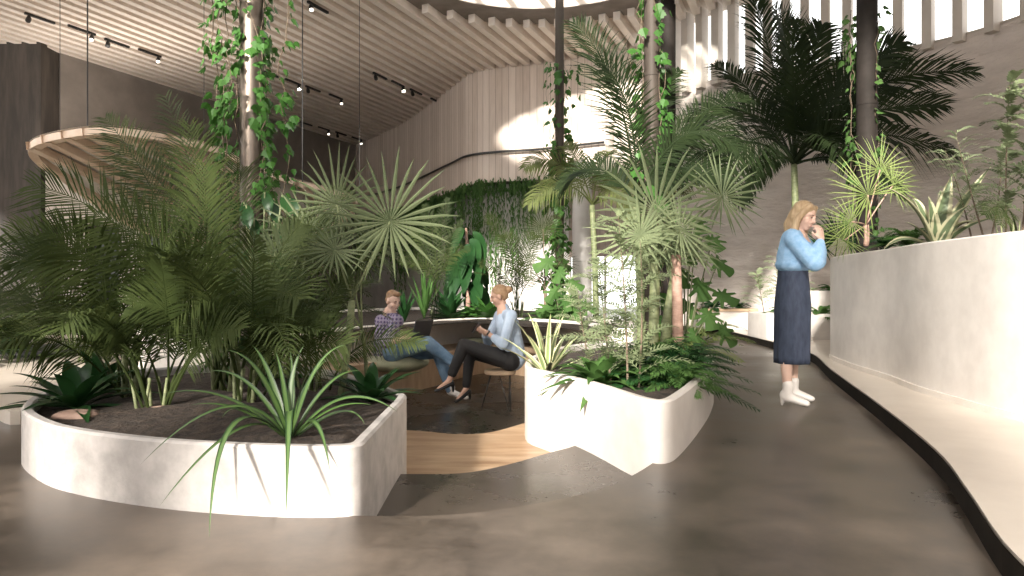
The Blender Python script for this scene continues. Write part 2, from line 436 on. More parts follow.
# skylight ring and louvre frame
so_ = MB(); vs = []; nq = 72
for i in range(nq):
    a = 6.28318*i/nq
    for r,cx,cy,z in ((HR,HX,HY,ZC+.2),(CR+.35,CX,CY,ZC+.2),(CR+.35,CX,CY,ZC+.219),(HR,HX,HY,ZC+.219)): vs.append((cx+r*math.cos(a),cy+r*math.sin(a),z))
so_.add(vs, [(4*i+j,4*i+(j+1)%4,4*((i+1)%nq)+(j+1)%4,4*((i+1)%nq)+j) for i in range(nq) for j in range(4)])
so_.build('skylight_surround','soffit',ce)
sk = MB(); n = 64
for r0,r1,z0,z1 in ((HR-.02,HR+.12,ZC+.6,ZC+.72),):
    vs = []; fs = []
    for i in range(n):
        a = 6.28318*i/n
        for r,z in ((r0,z0),(r1,z0),(r1,z1),(r0,z1)): vs.append((HX+r*math.cos(a),HY+r*math.sin(a),z))
    for i in range(n):
        for j in range(4): fs.append((4*i+j,4*i+(j+1)%4,4*((i+1)%n)+(j+1)%4,4*((i+1)%n)+j))
    sk.add(vs, fs)
skf = struct('window_3', sk, 'fin_pale')
lo = MB()
for i in range(-4,5):
    x = HX+i*.8; h = math.sqrt(max(.1,HR**2-(i*.8)**2)); lo.box((x-.04,HY-h,ZC+.6),(x+.04,HY+h,ZC+.75))
lo.build('window_frame','fin_pale',skf)
g = MB(); g.add([(HX+HR*math.cos(6.28318*i/n),HY+HR*math.sin(6.28318*i/n),ZC+.68) for i in range(n)],[tuple(range(n))]); g.build('pane','glass',skf)
g = MB(); g.add([(x,y,ZC+.3) for x,y in hole2],[(0,1,2,3)]); g.add([(x,y,ZC+.3) for x,y in hole3],[(0,1,2,3)]); struct('added_skylight', g, 'glass')  # glass over the two added, unseen roof openings that steer sun inside

# curved black rail line on the timber wall
rail = MB(); rp = offset(wl, -.12); rail.tube([(p[0],p[1],4.95) for p in rp if -7 < p[0] < 2.6], .035, 6)
tag(rail.build('curved_rail','black_metal'), 'thin black curved rail running along the timber plank wall', 'rail')

# added fill lights, unseen: a slim housing with a lamp brightening the ceiling
def uplight(p, q, power, label, w_=.16):
    p = V(p); q = V(q); a = (q-p); L = a.length; a.normalize(); n_ = V((-a.y,a.x,0)); c = (p+q)/2; m = MB()
    m.obox(c, a*L/2, n_*w_/2, V((0,0,.02))); m.obox(c+n_*w_/2+V((0,0,.04)), a*L/2, n_*.01, V((0,0,.06))); m.obox(c-n_*w_/2+V((0,0,.04)), a*L/2, n_*.01, V((0,0,.06)))
    o = tag(m.build('added_fill_trough','black_metal'), label, 'added fill light')
    l = bpy.data.lights.new('added_fill_lamp','AREA'); l.shape = 'RECTANGLE'; l.size = L; l.size_y = w_*.8; l.energy = power; l.color = (1,.9,.8)
    lo_ = bpy.data.objects.new('added_fill_lamp', l); col.objects.link(lo_); lo_.location = c+V((0,0,.04)); lo_.rotation_euler = (math.pi, 0, math.atan2(a.y,a.x))
uplight((-16.6,-5,4.6),(-16.6,12.5,4.6), 2700, 'long fill light trough added out of view on the left side')
uplight((-14,-6.9,4.6),(9,-6.9,4.6), 2000, 'long fill light trough added on the unseen rear wall behind the viewer')
uplight((-11.6,17.4,4.2),(-8,17.4,4.2), 160, 'short unseen fill light trough added on top of the white bulkhead')
# columns
def column(px, d, dia, mat, label, z0, base=True):
    c = P(px, 288, d); t = thing('round_column', label, 'column', (c.x,c.y,z0))
    m = MB(); m.tube([(c.x,c.y,z0),(c.x,c.y,ZC+.2)], dia/2, 28); m.build('shaft', mat, t, smooth=True, auto=.8)
    m = MB(); m.tube([(c.x,c.y,z0),(c.x,c.y,z0+.04)], dia/2+.05, 28); m.build('base_plate', mat, t, smooth=True, auto=.8)
    m = MB(); m.tube([(c.x,c.y,3.35),(c.x,c.y,3.38)], dia/2+.006, 28); m.build('joint_ring', mat, t, smooth=True, auto=.8)
    return c
c1 = column(252, 5.6, .19, 'column_metal', 'shiny ivy-wrapped round column rising from the large left planter', .24)
c2 = column(652, 7.6, .175, 'column_bronze', 'bronze ivy-wrapped round column rising from the boat-shaped middle planter', .28)
c3 = column(559.5, 13.4, .17, 'column_bronze', 'slim distant ivy-wrapped column behind the sunken seating', .0)
c4 = column(867, 8.8, .25, 'column_dark', 'dark column standing in the tall white planter on the right', 1.1)
c5 = column(668, 15.5, .34, 'column_dark', 'far dark column partly hidden behind the bronze ivy column', .0)
m = MB(); c = P(582, 300, 14.8); m.tube([(c.x,c.y,0),(c.x,c.y,3.6)], .21, 28)
wc = thing('white_pillar','short white round pillar beside the bright window at the back','pillar',(c.x,c.y,0)); m.build('shaft','white_column',wc,smooth=True,auto=.8)
m = MB(); m.tube([(c.x,c.y,3.6),(c.x,c.y,3.7)], .26, 28); m.build('cap','white_column',wc,smooth=True,auto=.8)

# ---------------------------------------------------------------- planters
def planter(name, label, outline, z0, z1, mat, wall=.06, soil=.07, flare=0):
    c = sum((V((*p,)) for p in outline), V((0,0)))/len(outline)
    t = thing(name, label, 'planter', (c.x,c.y,z0))
    o = outline; i_ = offset_closed(o, wall); n = len(o); b = offset_closed(o, flare)
    m = MB(); ch = .012
    o2 = offset_closed(o, ch); i2 = offset_closed(o, wall-ch)
    rings = [[(x,y,z0) for x,y in b],[(x,y,z1-ch) for x,y in o],[(x,y,z1) for x,y in o2],[(x,y,z1) for x,y in i2],[(x,y,z1-ch) for x,y in i_],[(x,y,z1-soil-.12) for x,y in i_]]
    vs = [q for r in rings for q in r]; fs = []
    for k in range(len(rings)-1):
        for j in range(n): fs.append((k*n+j,k*n+(j+1)%n,(k+1)*n+(j+1)%n,(k+1)*n+j))
    m.add(vs, fs); m.build('planter_wall', mat, t, smooth=True, auto=.6)
    s = MB()
    cz = z1-soil
    ringsS = []
    for f in (1,.8,.6,.4,.2):
        ringsS.append([(c.x+(x-c.x)*f, c.y+(y-c.y)*f, cz+(.05*(1-f)+.03*noise.noise(V((x*f*3,y*f*3,f))) if f<1 else 0)) for x,y in i_])
    vs = [q for r in ringsS for q in r]+[(c.x,c.y,cz+.05)]; fs = []
    for k in range(4):
        for j in range(n): fs.append((k*n+j,k*n+(j+1)%n,(k+1)*n+(j+1)%n,(k+1)*n+j))
    for j in range(n): fs.append((4*n+j,4*n+(j+1)%n,5*n))
    s.add(vs, fs); s.build('soil','soil',t,smooth=True)
    return t
def offset_closed(pts, th):
    n = len(pts); out = []; A = sum(pts[i-1][0]*pts[i][1]-pts[i][0]*pts[i-1][1] for i in range(n)); sg = 1 if A > 0 else -1
    for i in range(n):
        t = (V(pts[(i+1)%n][:2])-V(pts[i-1][:2])).normalized(); out.append((pts[i][0]-t.y*th*sg, pts[i][1]+t.x*th*sg))
    return out
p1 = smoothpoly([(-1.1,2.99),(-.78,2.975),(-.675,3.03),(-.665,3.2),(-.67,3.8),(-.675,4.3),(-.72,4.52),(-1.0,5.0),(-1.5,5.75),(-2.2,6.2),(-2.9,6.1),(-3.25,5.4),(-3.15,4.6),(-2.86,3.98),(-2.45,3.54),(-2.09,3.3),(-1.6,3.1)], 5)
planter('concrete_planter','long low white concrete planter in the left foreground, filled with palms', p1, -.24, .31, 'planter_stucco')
p2 = smoothpoly([(.11,5.6),(.27,5.2),(.44,4.87),(.58,4.5),(.69,4.15),(.785,3.92),(.89,3.9),(1.02,4.12),(1.3,4.75),(1.6,5.5),(1.85,6.3),(1.95,7.2),(1.75,8.0),(1.2,8.3),(.6,7.6),(.2,6.5)], 5)
planter('concrete_planter','smooth white boat-shaped planter in the middle beside the steps', p2, -.3, .36, 'planter_white', flare=0)
p3 = smoothpoly([(3.37,4.4),(3.39,5.2),(3.46,5.85),(3.62,6.6),(3.78,7.7),(4.1,8.8),(4.9,9.8),(6.1,10.0),(7.0,9.0),(7.2,6),(6.6,2.8),(5.4,1.6),(4.2,1.8),(3.6,2.9)], 5)
planter('concrete_planter','very tall smooth white curved planter at the right edge', p3, .17, 1.38, 'planter_white', soil=.1)
pp = offset_closed(p3, -.015); m = MB(); m.prism(pp, .12, .17); tag(m.build('planter_plinth','plinth_pale'), 'pale thin plinth line under the tall white planter on the right','plinth')
# ledge along the right
le = [G(1004,576,0)[:2], (2.0,3.0), G(935,470,0)[:2], G(880,420,0)[:2], G(831,380,0)[:2], G(812,362,0)[:2], G(780,351,0)[:2], G(745,341,0)[:2], G(715,334,0)[:2]]
led = smoothpoly([(.9,1.0),(1.45,1.7)]+[tuple(p) for p in le]+[(3.6,17)], 5, False)
m = MB(); m.prism([(x,y) for x,y in led]+[(4.1,17.2),(5.2,15.6),(6.8,14.8),(8.4,13.4),(9.3,12),(10.1,9),(10.2,4),(10.2,.6),(3,.2)], 0, .12)
tag(m.build('raised_ledge','ledge_top'), 'low pale raised ledge curving along the right side of the dark floor', 'ledge')
m = MB(); q = offset(led[::-1], .012)[::-1]
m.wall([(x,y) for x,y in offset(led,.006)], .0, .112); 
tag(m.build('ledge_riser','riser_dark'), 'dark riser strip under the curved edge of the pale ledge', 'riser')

# back low planter wall with bench
bw = smoothpoly([(-2.75,7.0),(-2.45,8.0),(-1.95,8.9),(-1.55,9.6),(-1.2,10.6),(-.73,11.3),(-.1,11.45),(.45,11.0),(.9,10.3),(1.2,9.4),(1.25,8.5)], 5, False)
bo = [(1.9,8.9),(3.1,11),(3.0,14),(2.1,16.6),(.2,17.8),(-2.6,18.2),(-4.6,15),(-5.0,11),(-4.4,7.6),(-3.4,6.6)]
bedout = bw[::-1]
def bed(name, label, front, back, z0, z1, mat):
    outl = [(x,y) for x,y in front]+back
    return planter(name, label, outl, z0, z1, mat, wall=.09, soil=.06)
bed('curved_planter_wall','pale curved planter wall wrapping behind the sunken bench', bw[::-1], [(-2.95,6.6),(-3.6,6.9),(-4.6,8.2),(-5.0,11),(-4.6,15),(-2.6,17.6),(.2,17.4),(1.3,15.8),(1.45,14),(1.3,12.0),(1.75,10.3),(1.7,8.9),(1.5,8.45)], -.36, .5, 'planter_cream')
bi = offset(bw, -.6)
m = MB(); m.prism(list(bw)+list(bi)[::-1], .03, .1)
bt = thing('curved_bench','curved wooden bench wrapping around the sunken seating floor','bench',(-.4,9,-.36)); m.build('seat','bench_wood',bt)
m = MB(); b3 = offset(bw,-.5); m.prism(list(bw)+list(b3)[::-1], -.36, .03); m.build('bench_base','bench_wood',bt)
# right background planters
def boxplanter(label, x0,x1,y0,y1,z0,z1, mat='planter_white'):
    r = .12; pts = []
    for cx,cy,a0 in ((x1-r,y0+r,-90),(x1-r,y1-r,0),(x0+r,y1-r,90),(x0+r,y0+r,180)):
        for k in range(5): a = math.radians(a0+k*22.5); pts.append((cx+r*math.cos(a),cy+r*math.sin(a)))
    return planter('box_planter', label, pts, z0, z1, mat, wall=.07)
boxplanter('long low white planter on the ledge behind the standing woman', 4.35,7.2,11.6,12.7,.12,.56)
boxplanter('white raised planter behind the long low one, near the plaster wall', 5.6,7.4,12.8,13.9,.12,.95)
m = MB(); m.box((3.95,14.6,.12),(5.2,15.0,.5)); wb = thing('wall_bench','pale low bench with wooden top against the sunlit plaster wall','bench',(4.6,14.8,.12)); m.build('bench_base','planter_white',wb)
m = MB(); m.box((3.9,14.55,.5),(5.25,15.05,.56)); m.build('seat','bench_wood',wb)
# left background platform and dark round pool table
lp = smoothpoly([(-3.6,5.0),(-4.2,5.35),(-5.5,5.5),(-8,5.0),(-12,5.5),(-13,12),(-9,15),(-6.5,13),(-5.4,10),(-4.4,7.0),(-3.7,6.0)], 5)
m = MB(); m.prism(lp, 0, .1); tag(m.build('raised_platform','ledge_top'), 'pale raised platform behind the left planter','platform')
c = P(45,349,9.2); rt = thing('round_table','dark grey low round table on the pale platform at far left','table',(c.x,c.y,.1))
m = MB(); m.tube([(c.x,c.y,.16),(c.x,c.y,.2)], .62, 36); m.build('tabletop','laptop_grey',rt,smooth=True,auto=.6)
m = MB(); m.tube([(c.x,c.y,.1),(c.x,c.y,.16)], .35, 24); m.build('table_base','black_metal',rt,smooth=True,auto=.6)

# ---------------------------------------------------------------- canopy
tipc = [V((-4.8,8.2,2.88)),V((-5.7,8.5,2.88)),V((-6.3,8.9,2.83)),V((-6.5,9.35,2.72)),V((-6.55,9.9,2.6)),V((-6.7,11,2.35)),V((-6.7,12.2,2.07)),V((-6.4,13.6,1.9)),V((-5.2,14.9,2.0)),V((-3.9,15.3,2.4)),V((-3.35,14.8,2.85)),V((-3.7,13.6,2.95)),V((-4.1,12.2,2.95)),V((-4.1,10.3,2.93)),V((-4.2,9.0,2.9))]
lp3 = [V(p) for p in smoothpoly([tuple(p) for p in tipc], 6)]
cc = sum(lp3, V((0,0,0)))/len(lp3)
cn = thing('timber_canopy','suspended leaf-shaped timber canopy with pale panels at upper left','canopy',tuple(cc))
m = MB(); n = len(lp3)
# rim: rectangular section
vs = []; fs = []
for i in range(n):
    q = lp3[i]; inn = (cc-q); inn.z = 0; inn.normalize()
    for a,b in ((0,-.04),(0,.05),(.13,.05),(.13,-.04)): vs.append(q+inn*a+V((0,0,b)))
for i in range(n):
    for j in range(4): fs.append((4*i+j,4*((i+1)%n)+j,4*((i+1)%n)+(j+1)%4,4*i+(j+1)%4))
m.add(vs, fs); m.build('rim','canopy_wood',cn)
half = n//2
prs = []
for k in range(4, half-2, 3):
    a = lp3[k+14 if False else k]; 
# ribs run between the outer-left and right edges
for k in range(8):
    X = -6.6+k*.37; hits = []
    for u,v in zip(lp3, lp3[1:]+lp3[:1]):
        if (u.x-X)*(v.x-X) < 0: hits.append(u.lerp(v,(X-u.x)/(v.x-u.x)))
    if len(hits) < 2: continue
    hits.sort(key=lambda q: q.y); a, b = hits[0], hits[-1]
    rb = MB(); pts = []
    for s in range(11):
        t = s/10; q = a.lerp(b,t); q.z += .1*math.sin(math.pi*t); pts.append(q)
    sd = (b-a).cross(V((0,0,1))).normalized()
    vs = []; fs = []
    for q in pts:
        for u,w in ((-.05,-.05),(.06,-.05),(.06,.05),(-.06,.05)): vs.append(q+sd*u+V((0,0,w)))
    for s in range(10):
        for j in range(4): fs.append((4*s+j,4*s+(j+1)%4,4*s+4+(j+1)%4,4*s+4+j))
    rb.add(vs, fs); rb.build('rib','canopy_wood',cn)
m = MB(); vs = [q+V((0,0,.04)) for q in lp3]+[q.lerp(cc,.5)+V((0,0,.16)) for q in lp3]+[cc+V((0,0,.2))]
fs = [(i,(i+1)%n,n+(i+1)%n,n+i) for i in range(n)]+[(n+i,n+(i+1)%n,2*n) for i in range(n)]
m.add(vs+[v+V((0,0,.03)) for v in vs], fs+[tuple(k+2*n+1 for k in f)[::-1] for f in fs]); m.build('panel','membrane',cn,smooth=True)

def cable(px, d, ytop, ybot, label, r=.006):
    a = P(px, ybot, d); m = MB(); m.tube([(a.x,a.y,a.z),(a.x,a.y,ZC+.02)], r, 6)
    return tag(m.build('hanging_cable','black_metal'), label, 'cable')
cable(87.5, 8.35, 0, 131, 'black cable holding the tip of the timber canopy', .008)
cable(302.5, 12.7, 0, 182, 'long black cable left of the far grey corner', .011)
cable(359.5, 14.9, 0, 200, 'thin cable hanging in front of the corner of grey and timber walls', .006)
cable(60, 9.6, 0, 168, 'thin cable at far left over the canopy tip', .004)
cable(204, 9.5, 0, 150, 'thin cable just left of the shiny ivy column', .004)

# track spotlights
SP = [(40,17,0),(82,29,1),(117,42,0),(150,52,1),(270,73,0),(293,81,2),(313,88,0),(336,96,1),(380,75,0),(398,83,2),(416,91,0),(436,100,1),(306,123,0),(324,128,1),(341,133,0),(357,138,1),(318,6,1)]
ROWN = ['over the dark pillar','over the ivy column','over the timber wall corner','near the far grey wall']
for i,(x,y,k) in enumerate(SP):
    d_ = (ZC-H)*F/(288-y); c = P(x,y,d_); row = 4 if i == 16 else i//4
    wh = ['first from left','second from left','third from left','last on the right'][i%4]
    t = thing('track_spotlight', ('single spotlight at the top of the slats between columns' if row==4 else 'small black ceiling spotlight %s in the row %s' % (wh, ROWN[row])), 'spotlight', (c.x,c.y,ZC), 'black spotlights on the slatted ceiling')
    m = MB(); dv = V((D.x,D.y,0)); m.obox(c+V((0,0,-.03)), dv*.34, V((N.x,N.y,0))*.03, V((0,0,.025))); m.build('track','black_metal',t)
    hp = c+dv*(.25 if i%2 else -.25)
    m = MB(); m.tube([hp+V((0,0,-.05)),hp+V((.02,-.03,-.14)),hp+V((.05,-.1,-.22))],[.02,.055,.055],12); m.build('lamp_head','black_metal',t,smooth=True,auto=.6)
    m = MB(); m.tube([hp+V((.05,-.1,-.22)),hp+V((.052,-.104,-.228))],.045,12); m.build('lens',['black_metal','lamp_low','lamp_on'][k],t)

# ---------------------------------------------------------------- plants
def bez(a, c, b, n):
    return [a*((1-t)**2)+c*(2*t*(1-t))+b*(t*t) for t in [i/n for i in range(n+1)]]
def ribbon(mb, pts, wid, hint, fold=.15, uv=True, prof=None):
    n = len(pts)-1; vs = []; uvs = []; fs = []
    for i, p in enumerate(pts):
        t = i/n; T = (pts[min(i+1,n)]-pts[max(i-1,0)]).normalized()
        s = T.cross(hint)
        s = s.normalized() if s.length > 1e-4 else T.orthogonal().normalized()
        nn = s.cross(T)
        w = wid*(prof(t) if prof else (1-t**2.2)*(.55+.45*min(1,t*4)))
        vs += [p-s*w/2, p-nn*w*fold, p+s*w/2]; uvs += [(0,t),(.5,t),(1,t)]
    for i in range(n):
        k = 3*i; fs += [(k,k+1,k+4,k+3),(k+1,k+2,k+5,k+4)]
    mb.add(vs, fs, uvs if uv else None)
UPF = V((0,-.75,.65)).normalized()
def frond(mb, a, c, b, L, n=34, w=.022, nh=None, ang=.95, droop=.25, start=.12, rr=.009, seed=None, vfold=.3, fuller=1):
    """arching pinnate leaf: rachis plus two rows of narrow leaflets"""
    rnd = random.Random(seed if seed is not None else R.random()); nh = (nh or UPF)
    pts = bez(a, c, b, 24); mb.tube(pts[::2], [rr*(1-.8*i/12) for i in range(13)], 5, False)
    for i in range(n):
        t = start+(1-start)*(i+.5)/n; f = t*24; k = min(int(f), 23); p = pts[k].lerp(pts[k+1], f-k)
        T = (pts[k+1]-pts[k]).normalized(); S = T.cross(nh)
        S = S.normalized() if S.length > .05 else T.orthogonal().normalized()
        Nn = S.cross(T).normalized()
        ln = L*(math.sin(math.pi*min(1,(t-start)/(1-start)*.86+.12))**.6)
        th = ang*(1-.45*t)
        for sg in (-1, 1):
            th2 = th+rnd.uniform(-.09,.09); l2 = ln*rnd.uniform(.9,1.06)
            dr = (T*math.cos(th2)+S*sg*math.sin(th2)+Nn*vfold*rnd.uniform(.3,1.2)).normalized()
            e1 = p+dr*l2*.5; e2 = p+dr*l2+V((0,0,-droop*l2*rnd.uniform(.6,1.3)))
            e1 = e1+V((0,0,-droop*l2*.12))
            sd = dr.cross(Nn).normalized(); ww = w*rnd.uniform(.85,1.1)
            mb.add([p-sd*ww*.25,p+sd*ww*.25,e1+sd*ww*.5,e1-sd*ww*.5,e2,p+Nn*-.0], [(0,1,2,3),(3,2,4)])
def fanleaf(mb, c, nrm, up, r, n=24, spread=5.4, w=.05, droop=.12, seed=0, rr=None):
    rnd = random.Random(seed); nrm = V(nrm).normalized(); up = (V(up)-nrm*V(up).dot(nrm)).normalized(); sd = up.cross(nrm)
    for i in range(n):
        a = (i/(n-1)-.5)*spread; dr = up*math.cos(a)+sd*math.sin(a); l = r*(1-.22*abs(a)/3.14)*rnd.uniform(.9,1.05)
        q = sd*math.cos(a)-up*math.sin(a)
        dr = (dr+nrm*rnd.uniform(.05,.3)).normalized()
        ww = w*rnd.uniform(.85,1.15)
        m1 = c+dr*l*.38; m2 = c+dr*l*.75-V((0,0,droop*l*.25)); e = c+dr*l-V((0,0,droop*l))
        f = nrm*ww*.35
        mb.add([c,m1-q*ww*.5,m1+f,m1+q*ww*.5,m2-q*ww*.3,m2+f*.6,m2+q*ww*.3,e],[(0,2,1),(0,3,2),(1,2,5,4),(2,3,6,5),(4,5,7),(5,6,7)])
def plant(name, label, cat, base, group=None): return thing(name, label, cat, base, group)
def shaft(t, pts, rs, mat, name='trunk'):
    m = MB(); m.tube(pts, rs, 12); return m.build(name, mat, t, smooth=True)

# --- palms with named fronds
def palm(name, label, base, crown, rbase, rtop, fronds, leafm, trunkm, L=.5, w=.026, n=40, droop=.25, nh=None, rr=.014, start=.14):
    t = plant(name, label, 'palm', base)
    if crown is not None:
        mid = base.lerp(crown,.5)+V((.03,0,0)); shaft(t, bez(base, mid, crown, 8), [lerp(rbase,rtop,i/8) for i in range(9)], trunkm)
    for i, fr in enumerate(fronds):
        a, c, b = fr[:3]; o = fr[3] if len(fr) > 3 else {}
        m = MB(); frond(m, a, c, b, o.get('L',L), o.get('n',n), o.get('w',w), nh=o.get('nh',nh), droop=o.get('droop',droop), seed=i*7+len(label), start=o.get('start',start), rr=rr, ang=o.get('ang',1.0))
        m.build('frond', leafm, t)
    return t
# big dark palm on the right ledge
b0 = V((5.06,12.15,.5)); cr = P(794,164,12.15)
def fp(cx,cy,cd,tx,ty,td,**o): return (cr, P(cx,cy,cd), P(tx,ty,td), o)
side = V((0,-.85,.5)).normalized()
palm('coconut_palm','large dark palm with spreading fronds and slim trunk behind the standing woman', b0, cr, .075, .055, [
    fp(775,60,12.3,752,-5,12.9), fp(810,60,12.0,822,25,12.6), fp(850,62,11.6,975,72,11.0), fp(790,70,13,795,20,14),
    fp(845,100,11.2,945,105,10.4), fp(855,110,12.4,960,155,12.8,droop=.5), fp(745,75,12.6,690,130,13.2), fp(735,110,11.4,668,185,10.8),
    fp(760,100,10.8,720,185,10.0), fp(840,60,13.2,935,50,14.2), fp(860,140,11.2,905,200,10.4,L=.35), fp(765,90,13.4,715,65,14.4), fp(770,140,11.6,742,205,11.2,L=.35),
    fp(830,75,11.4,902,42,11.0), fp(828,100,10.9,870,190,10.0), fp(800,60,11.5,775,10,11)],
    'leaf_dark','bark_green', L=.86, w=.034, n=78, droop=.24, nh=side, rr=.028)
# feather palm rising from the middle planter
b0 = V((1.42,7.5,.3)); cr = P(636,205,7.5)
def fp(cx,cy,cd,tx,ty,td,**o): return (cr, P(cx,cy,cd), P(tx,ty,td), o)
palm('feather_palm','dark feather palm with one tall leaning frond behind the bronze ivy column', b0, cr, .05, .04, [
    fp(628,70,7.8,573,22,8.2,L=.62,n=56), fp(640,90,7.3,598,60,7.0,L=.5), fp(650,90,7.8,680,70,8.4,L=.4), fp(680,95,7.2,738,150,6.8), fp(690,90,7.8,752,100,8.6),
    fp(690,130,7.2,745,205,6.8), fp(600,140,7.8,560,190,8.3), fp(665,120,8,705,150,8.6,L=.35)],
    'leaf_dark','bark_green', L=.44, w=.019, n=62, droop=.25, nh=side, rr=.014)
# pale palm behind the far column
b0 = V((1.55,12.6,.35)); cr = P(592,205,12.6)
def fp(cx,cy,cd,tx,ty,td,**o): return (cr, P(cx,cy,cd), P(tx,ty,td), o)
palm('feather_palm','pale green palm with drooping fronds behind the slim ivy column', b0, cr, .06, .05, [
    fp(560,140,12.4,524,168,12), fp(565,165,12,528,205,11.6), fp(625,150,12.4,662,185,12), fp(640,160,13,690,195,13.4), fp(600,150,12,612,152,11), fp(575,140,13,560,145,13.6), fp(615,170,12,640,220,11.6), fp(700,160,12,720,185,12)],
    'leaf_olive','bark_green', L=.5, w=.03, n=40, droop=.45, nh=side, rr=.016)
# areca palms in the left planter
def areca(label, base, spec, mat='leaf_palm', L=.4, n=44, w=.012, nh=None, droop=.18, extra=0, d0=None):
    t = plant('areca_palm', label, 'palm', base); rnd = random.Random(len(label))
    for i, (cx,cy,cd,tx,ty,td) in enumerate(spec):
        a = base+V((rnd.uniform(-.1,.1),rnd.uniform(-.1,.1),0)); m = MB()
        frond(m, a, P(cx,cy,cd), P(tx,ty,td), L*rnd.uniform(.9,1.15), n, w, nh=(nh or side), droop=droop, seed=i, start=.3, rr=.009, ang=1.15, vfold=.15); m.build('frond', mat, t)
    for i in range(extra):
        az = rnd.uniform(0,6.28); ln = rnd.uniform(.7,1.3); m = MB(); a = base+V((math.cos(az)*.05,math.sin(az)*.05,0))
        c = a+V((math.cos(az)*ln*.25, math.sin(az)*ln*.25, ln*.8)); b = a+V((math.cos(az)*ln*.85, math.sin(az)*ln*.85, ln*rnd.uniform(.35,.9)))
        frond(m, a, c, b, L*.9, n-8, w, nh=V((0,-.3,1)), droop=droop*1.6, seed=i+50, start=.3, rr=.009); m.build('frond', mat, t)
    st = MB()
    for i in range(5): q = base+V((rnd.uniform(-.1,.1),rnd.uniform(-.1,.1),-.03)); st.tube([q,q+V((rnd.uniform(-.05,.05),0,L))],[L*.05,L*.03],7)
    st.build('cane','bark_green',t,smooth=True)
    return t
areca('tall areca palm with long arching fronds in the left planter beside the shiny column', V((-2.05,4.9,.22)), [
    (245,300,4.9,165,95,5.3),(215,260,4.8,190,125,4.6),(225,210,5.2,120,150,5.6),(150,205,4.8,32,185,4.6),(140,230,4.4,20,262,4.0),
    (200,250,4.6,95,215,4.2),(205,300,4.5,205,165,4.3),(240,230,5.2,238,150,5.6),(190,230,5.5,70,250,6.0),(270,230,5.0,330,235,4.8),(255,260,4.5,300,300,4.1),(170,190,5.2,105,118,5.5)], L=.46, n=52, extra=3)
areca('dense dark areca palm at the left end of the left planter', V((-2.62,4.7,.22)), [
    (120,230,4.6,8,232,4.4),(80,230,4.4,-25,262,4.0),(130,260,4.4,48,232,4.0),(60,260,4.9,-30,300,4.7),(150,250,4.5,180,225,4.1),(110,270,4.1,60,330,3.7),(160,280,4.2,215,300,3.9),(60,310,4.1,-15,345,3.7)], 'leaf_palm', L=.4, extra=4)
areca('bushy areca palm in the left planter in front of the column', V((-1.7,4.35,.22)), [
    (225,270,4.3,175,250,4.0),(260,260,4.4,300,225,4.6),(280,300,4.3,325,318,4.3),(200,290,4.1,130,305,3.9),(250,280,4.0,255,235,3.8),(300,330,4.2,345,345,4.1)], 'leaf_palm', L=.3, w=.012, extra=5)
areca('low dark palm clump in the middle of the left planter', V((-2.2,4.2,.22)), [
    (150,310,4.0,90,330,3.7),(170,300,4.0,160,260,3.8),(200,320,3.9,240,330,3.7)], 'leaf_palm', L=.26, w=.013, extra=8)
areca('small feathery palm at the back of the left planter beside the fan palms', V((-1.45,5.0,.22)), [
    (320,260,5.0,300,215,5.2),(330,280,4.8,350,268,4.7),(310,280,5,270,270,5.2),(350,320,4.9,425,345,4.6)], 'leaf_palm', L=.2, extra=3)
areca('dark palm behind the shiny column at the back of the left planter', V((-1.95,5.75,.22)), [
    (250,230,5.9,200,175,6.2),(290,220,5.9,345,190,6.2),(260,250,5.8,290,240,5.8)], 'leaf_palm', L=.34, extra=4)

# --- fan palms
def fanpalm(label, base, leaves, mat, trunkm, trunk=None, tr=.03, n=28, name='fan_palm', w=.05, spread=6.0):
    t = plant(name, label, 'palm', base)
    top = base
    if trunk is not None: shaft(t, bez(base, base.lerp(trunk,.5)+V((.02,0,0)), trunk, 6), tr, trunkm); top = trunk
    for i, (c, nr, up, r) in enumerate(leaves):
        m = MB(); fanleaf(m, c, nr, up, r, n, spread, w*r/.5*.5, .06, seed=i+len(label)); lf = m.build('fan_leaf', mat, t)
        s = MB(); s.tube(bez(top, top.lerp(c,.5)+V((0,0,.04*r)), c, 5), .008*max(1,r*2), 6); s.build('petiole', trunkm, lf, smooth=True)
    return t
fanpalm('fan palm with large star-shaped leaves at the right end of the left planter', V((-1.2,4.75,.2)), [
    (P(390,222,4.7),(.05,-1,.15),(0,0,1),.56),(P(337,205,5.0),(-.35,-1,.1),(0,0,1),.48),(P(312,235,5.0),(.1,-.9,.6),(-1,0,.4),.46),
    (P(335,250,4.6),(.1,-.8,.6),(-1,0,-.2),.34),(P(370,245,5.2),(.6,-.5,.5),(1,0,.1),.4)], 'leaf_star','bark_green', P(352,300,4.75), .024)
fanpalm('slender dark fan palm with thin stems beside the seated man', V((-1.05,4.95,.2)), [
    (P(360,262,4.9),(-.3,-.8,.5),(-.4,0,-1),.3),(P(318,262,5.1),(.2,-.7,.7),(-1,0,-.4),.3),(P(345,235,5.3),(0,-.6,.8),(-.2,0,1),.3)], 'leaf_palm','bark_green', P(362,330,4.9), .014)
fanpalm('large pale fan palm with smooth green stems in the middle planter', P(650,392,6.0)*1, [
    (P(656,212,5.9),(-.1,-1,.2),(-.1,0,1),.68),(P(722,197,6.4),(.25,-.9,.2),(.15,0,1),.5),(P(640,235,5.7),(-.3,-.8,.5),(-1,0,.2),.52),(P(680,230,5.7),(.5,-.8,.4),(1,0,-.2),.48),(P(655,240,6.2),(.1,-.6,.6),(.3,0,-1),.45)],
    'leaf_fan','bark_green', P(655,262,6.0), .045, n=28)
t = plant('fan_palm','second shorter thick pale green stem leaning right in the middle planter','palm',P(662,392,6.25))
shaft(t, [P(662,392,6.25),P(667,320,6.25),P(676,262,6.25)], [.055,.045,.03], 'bark_green')
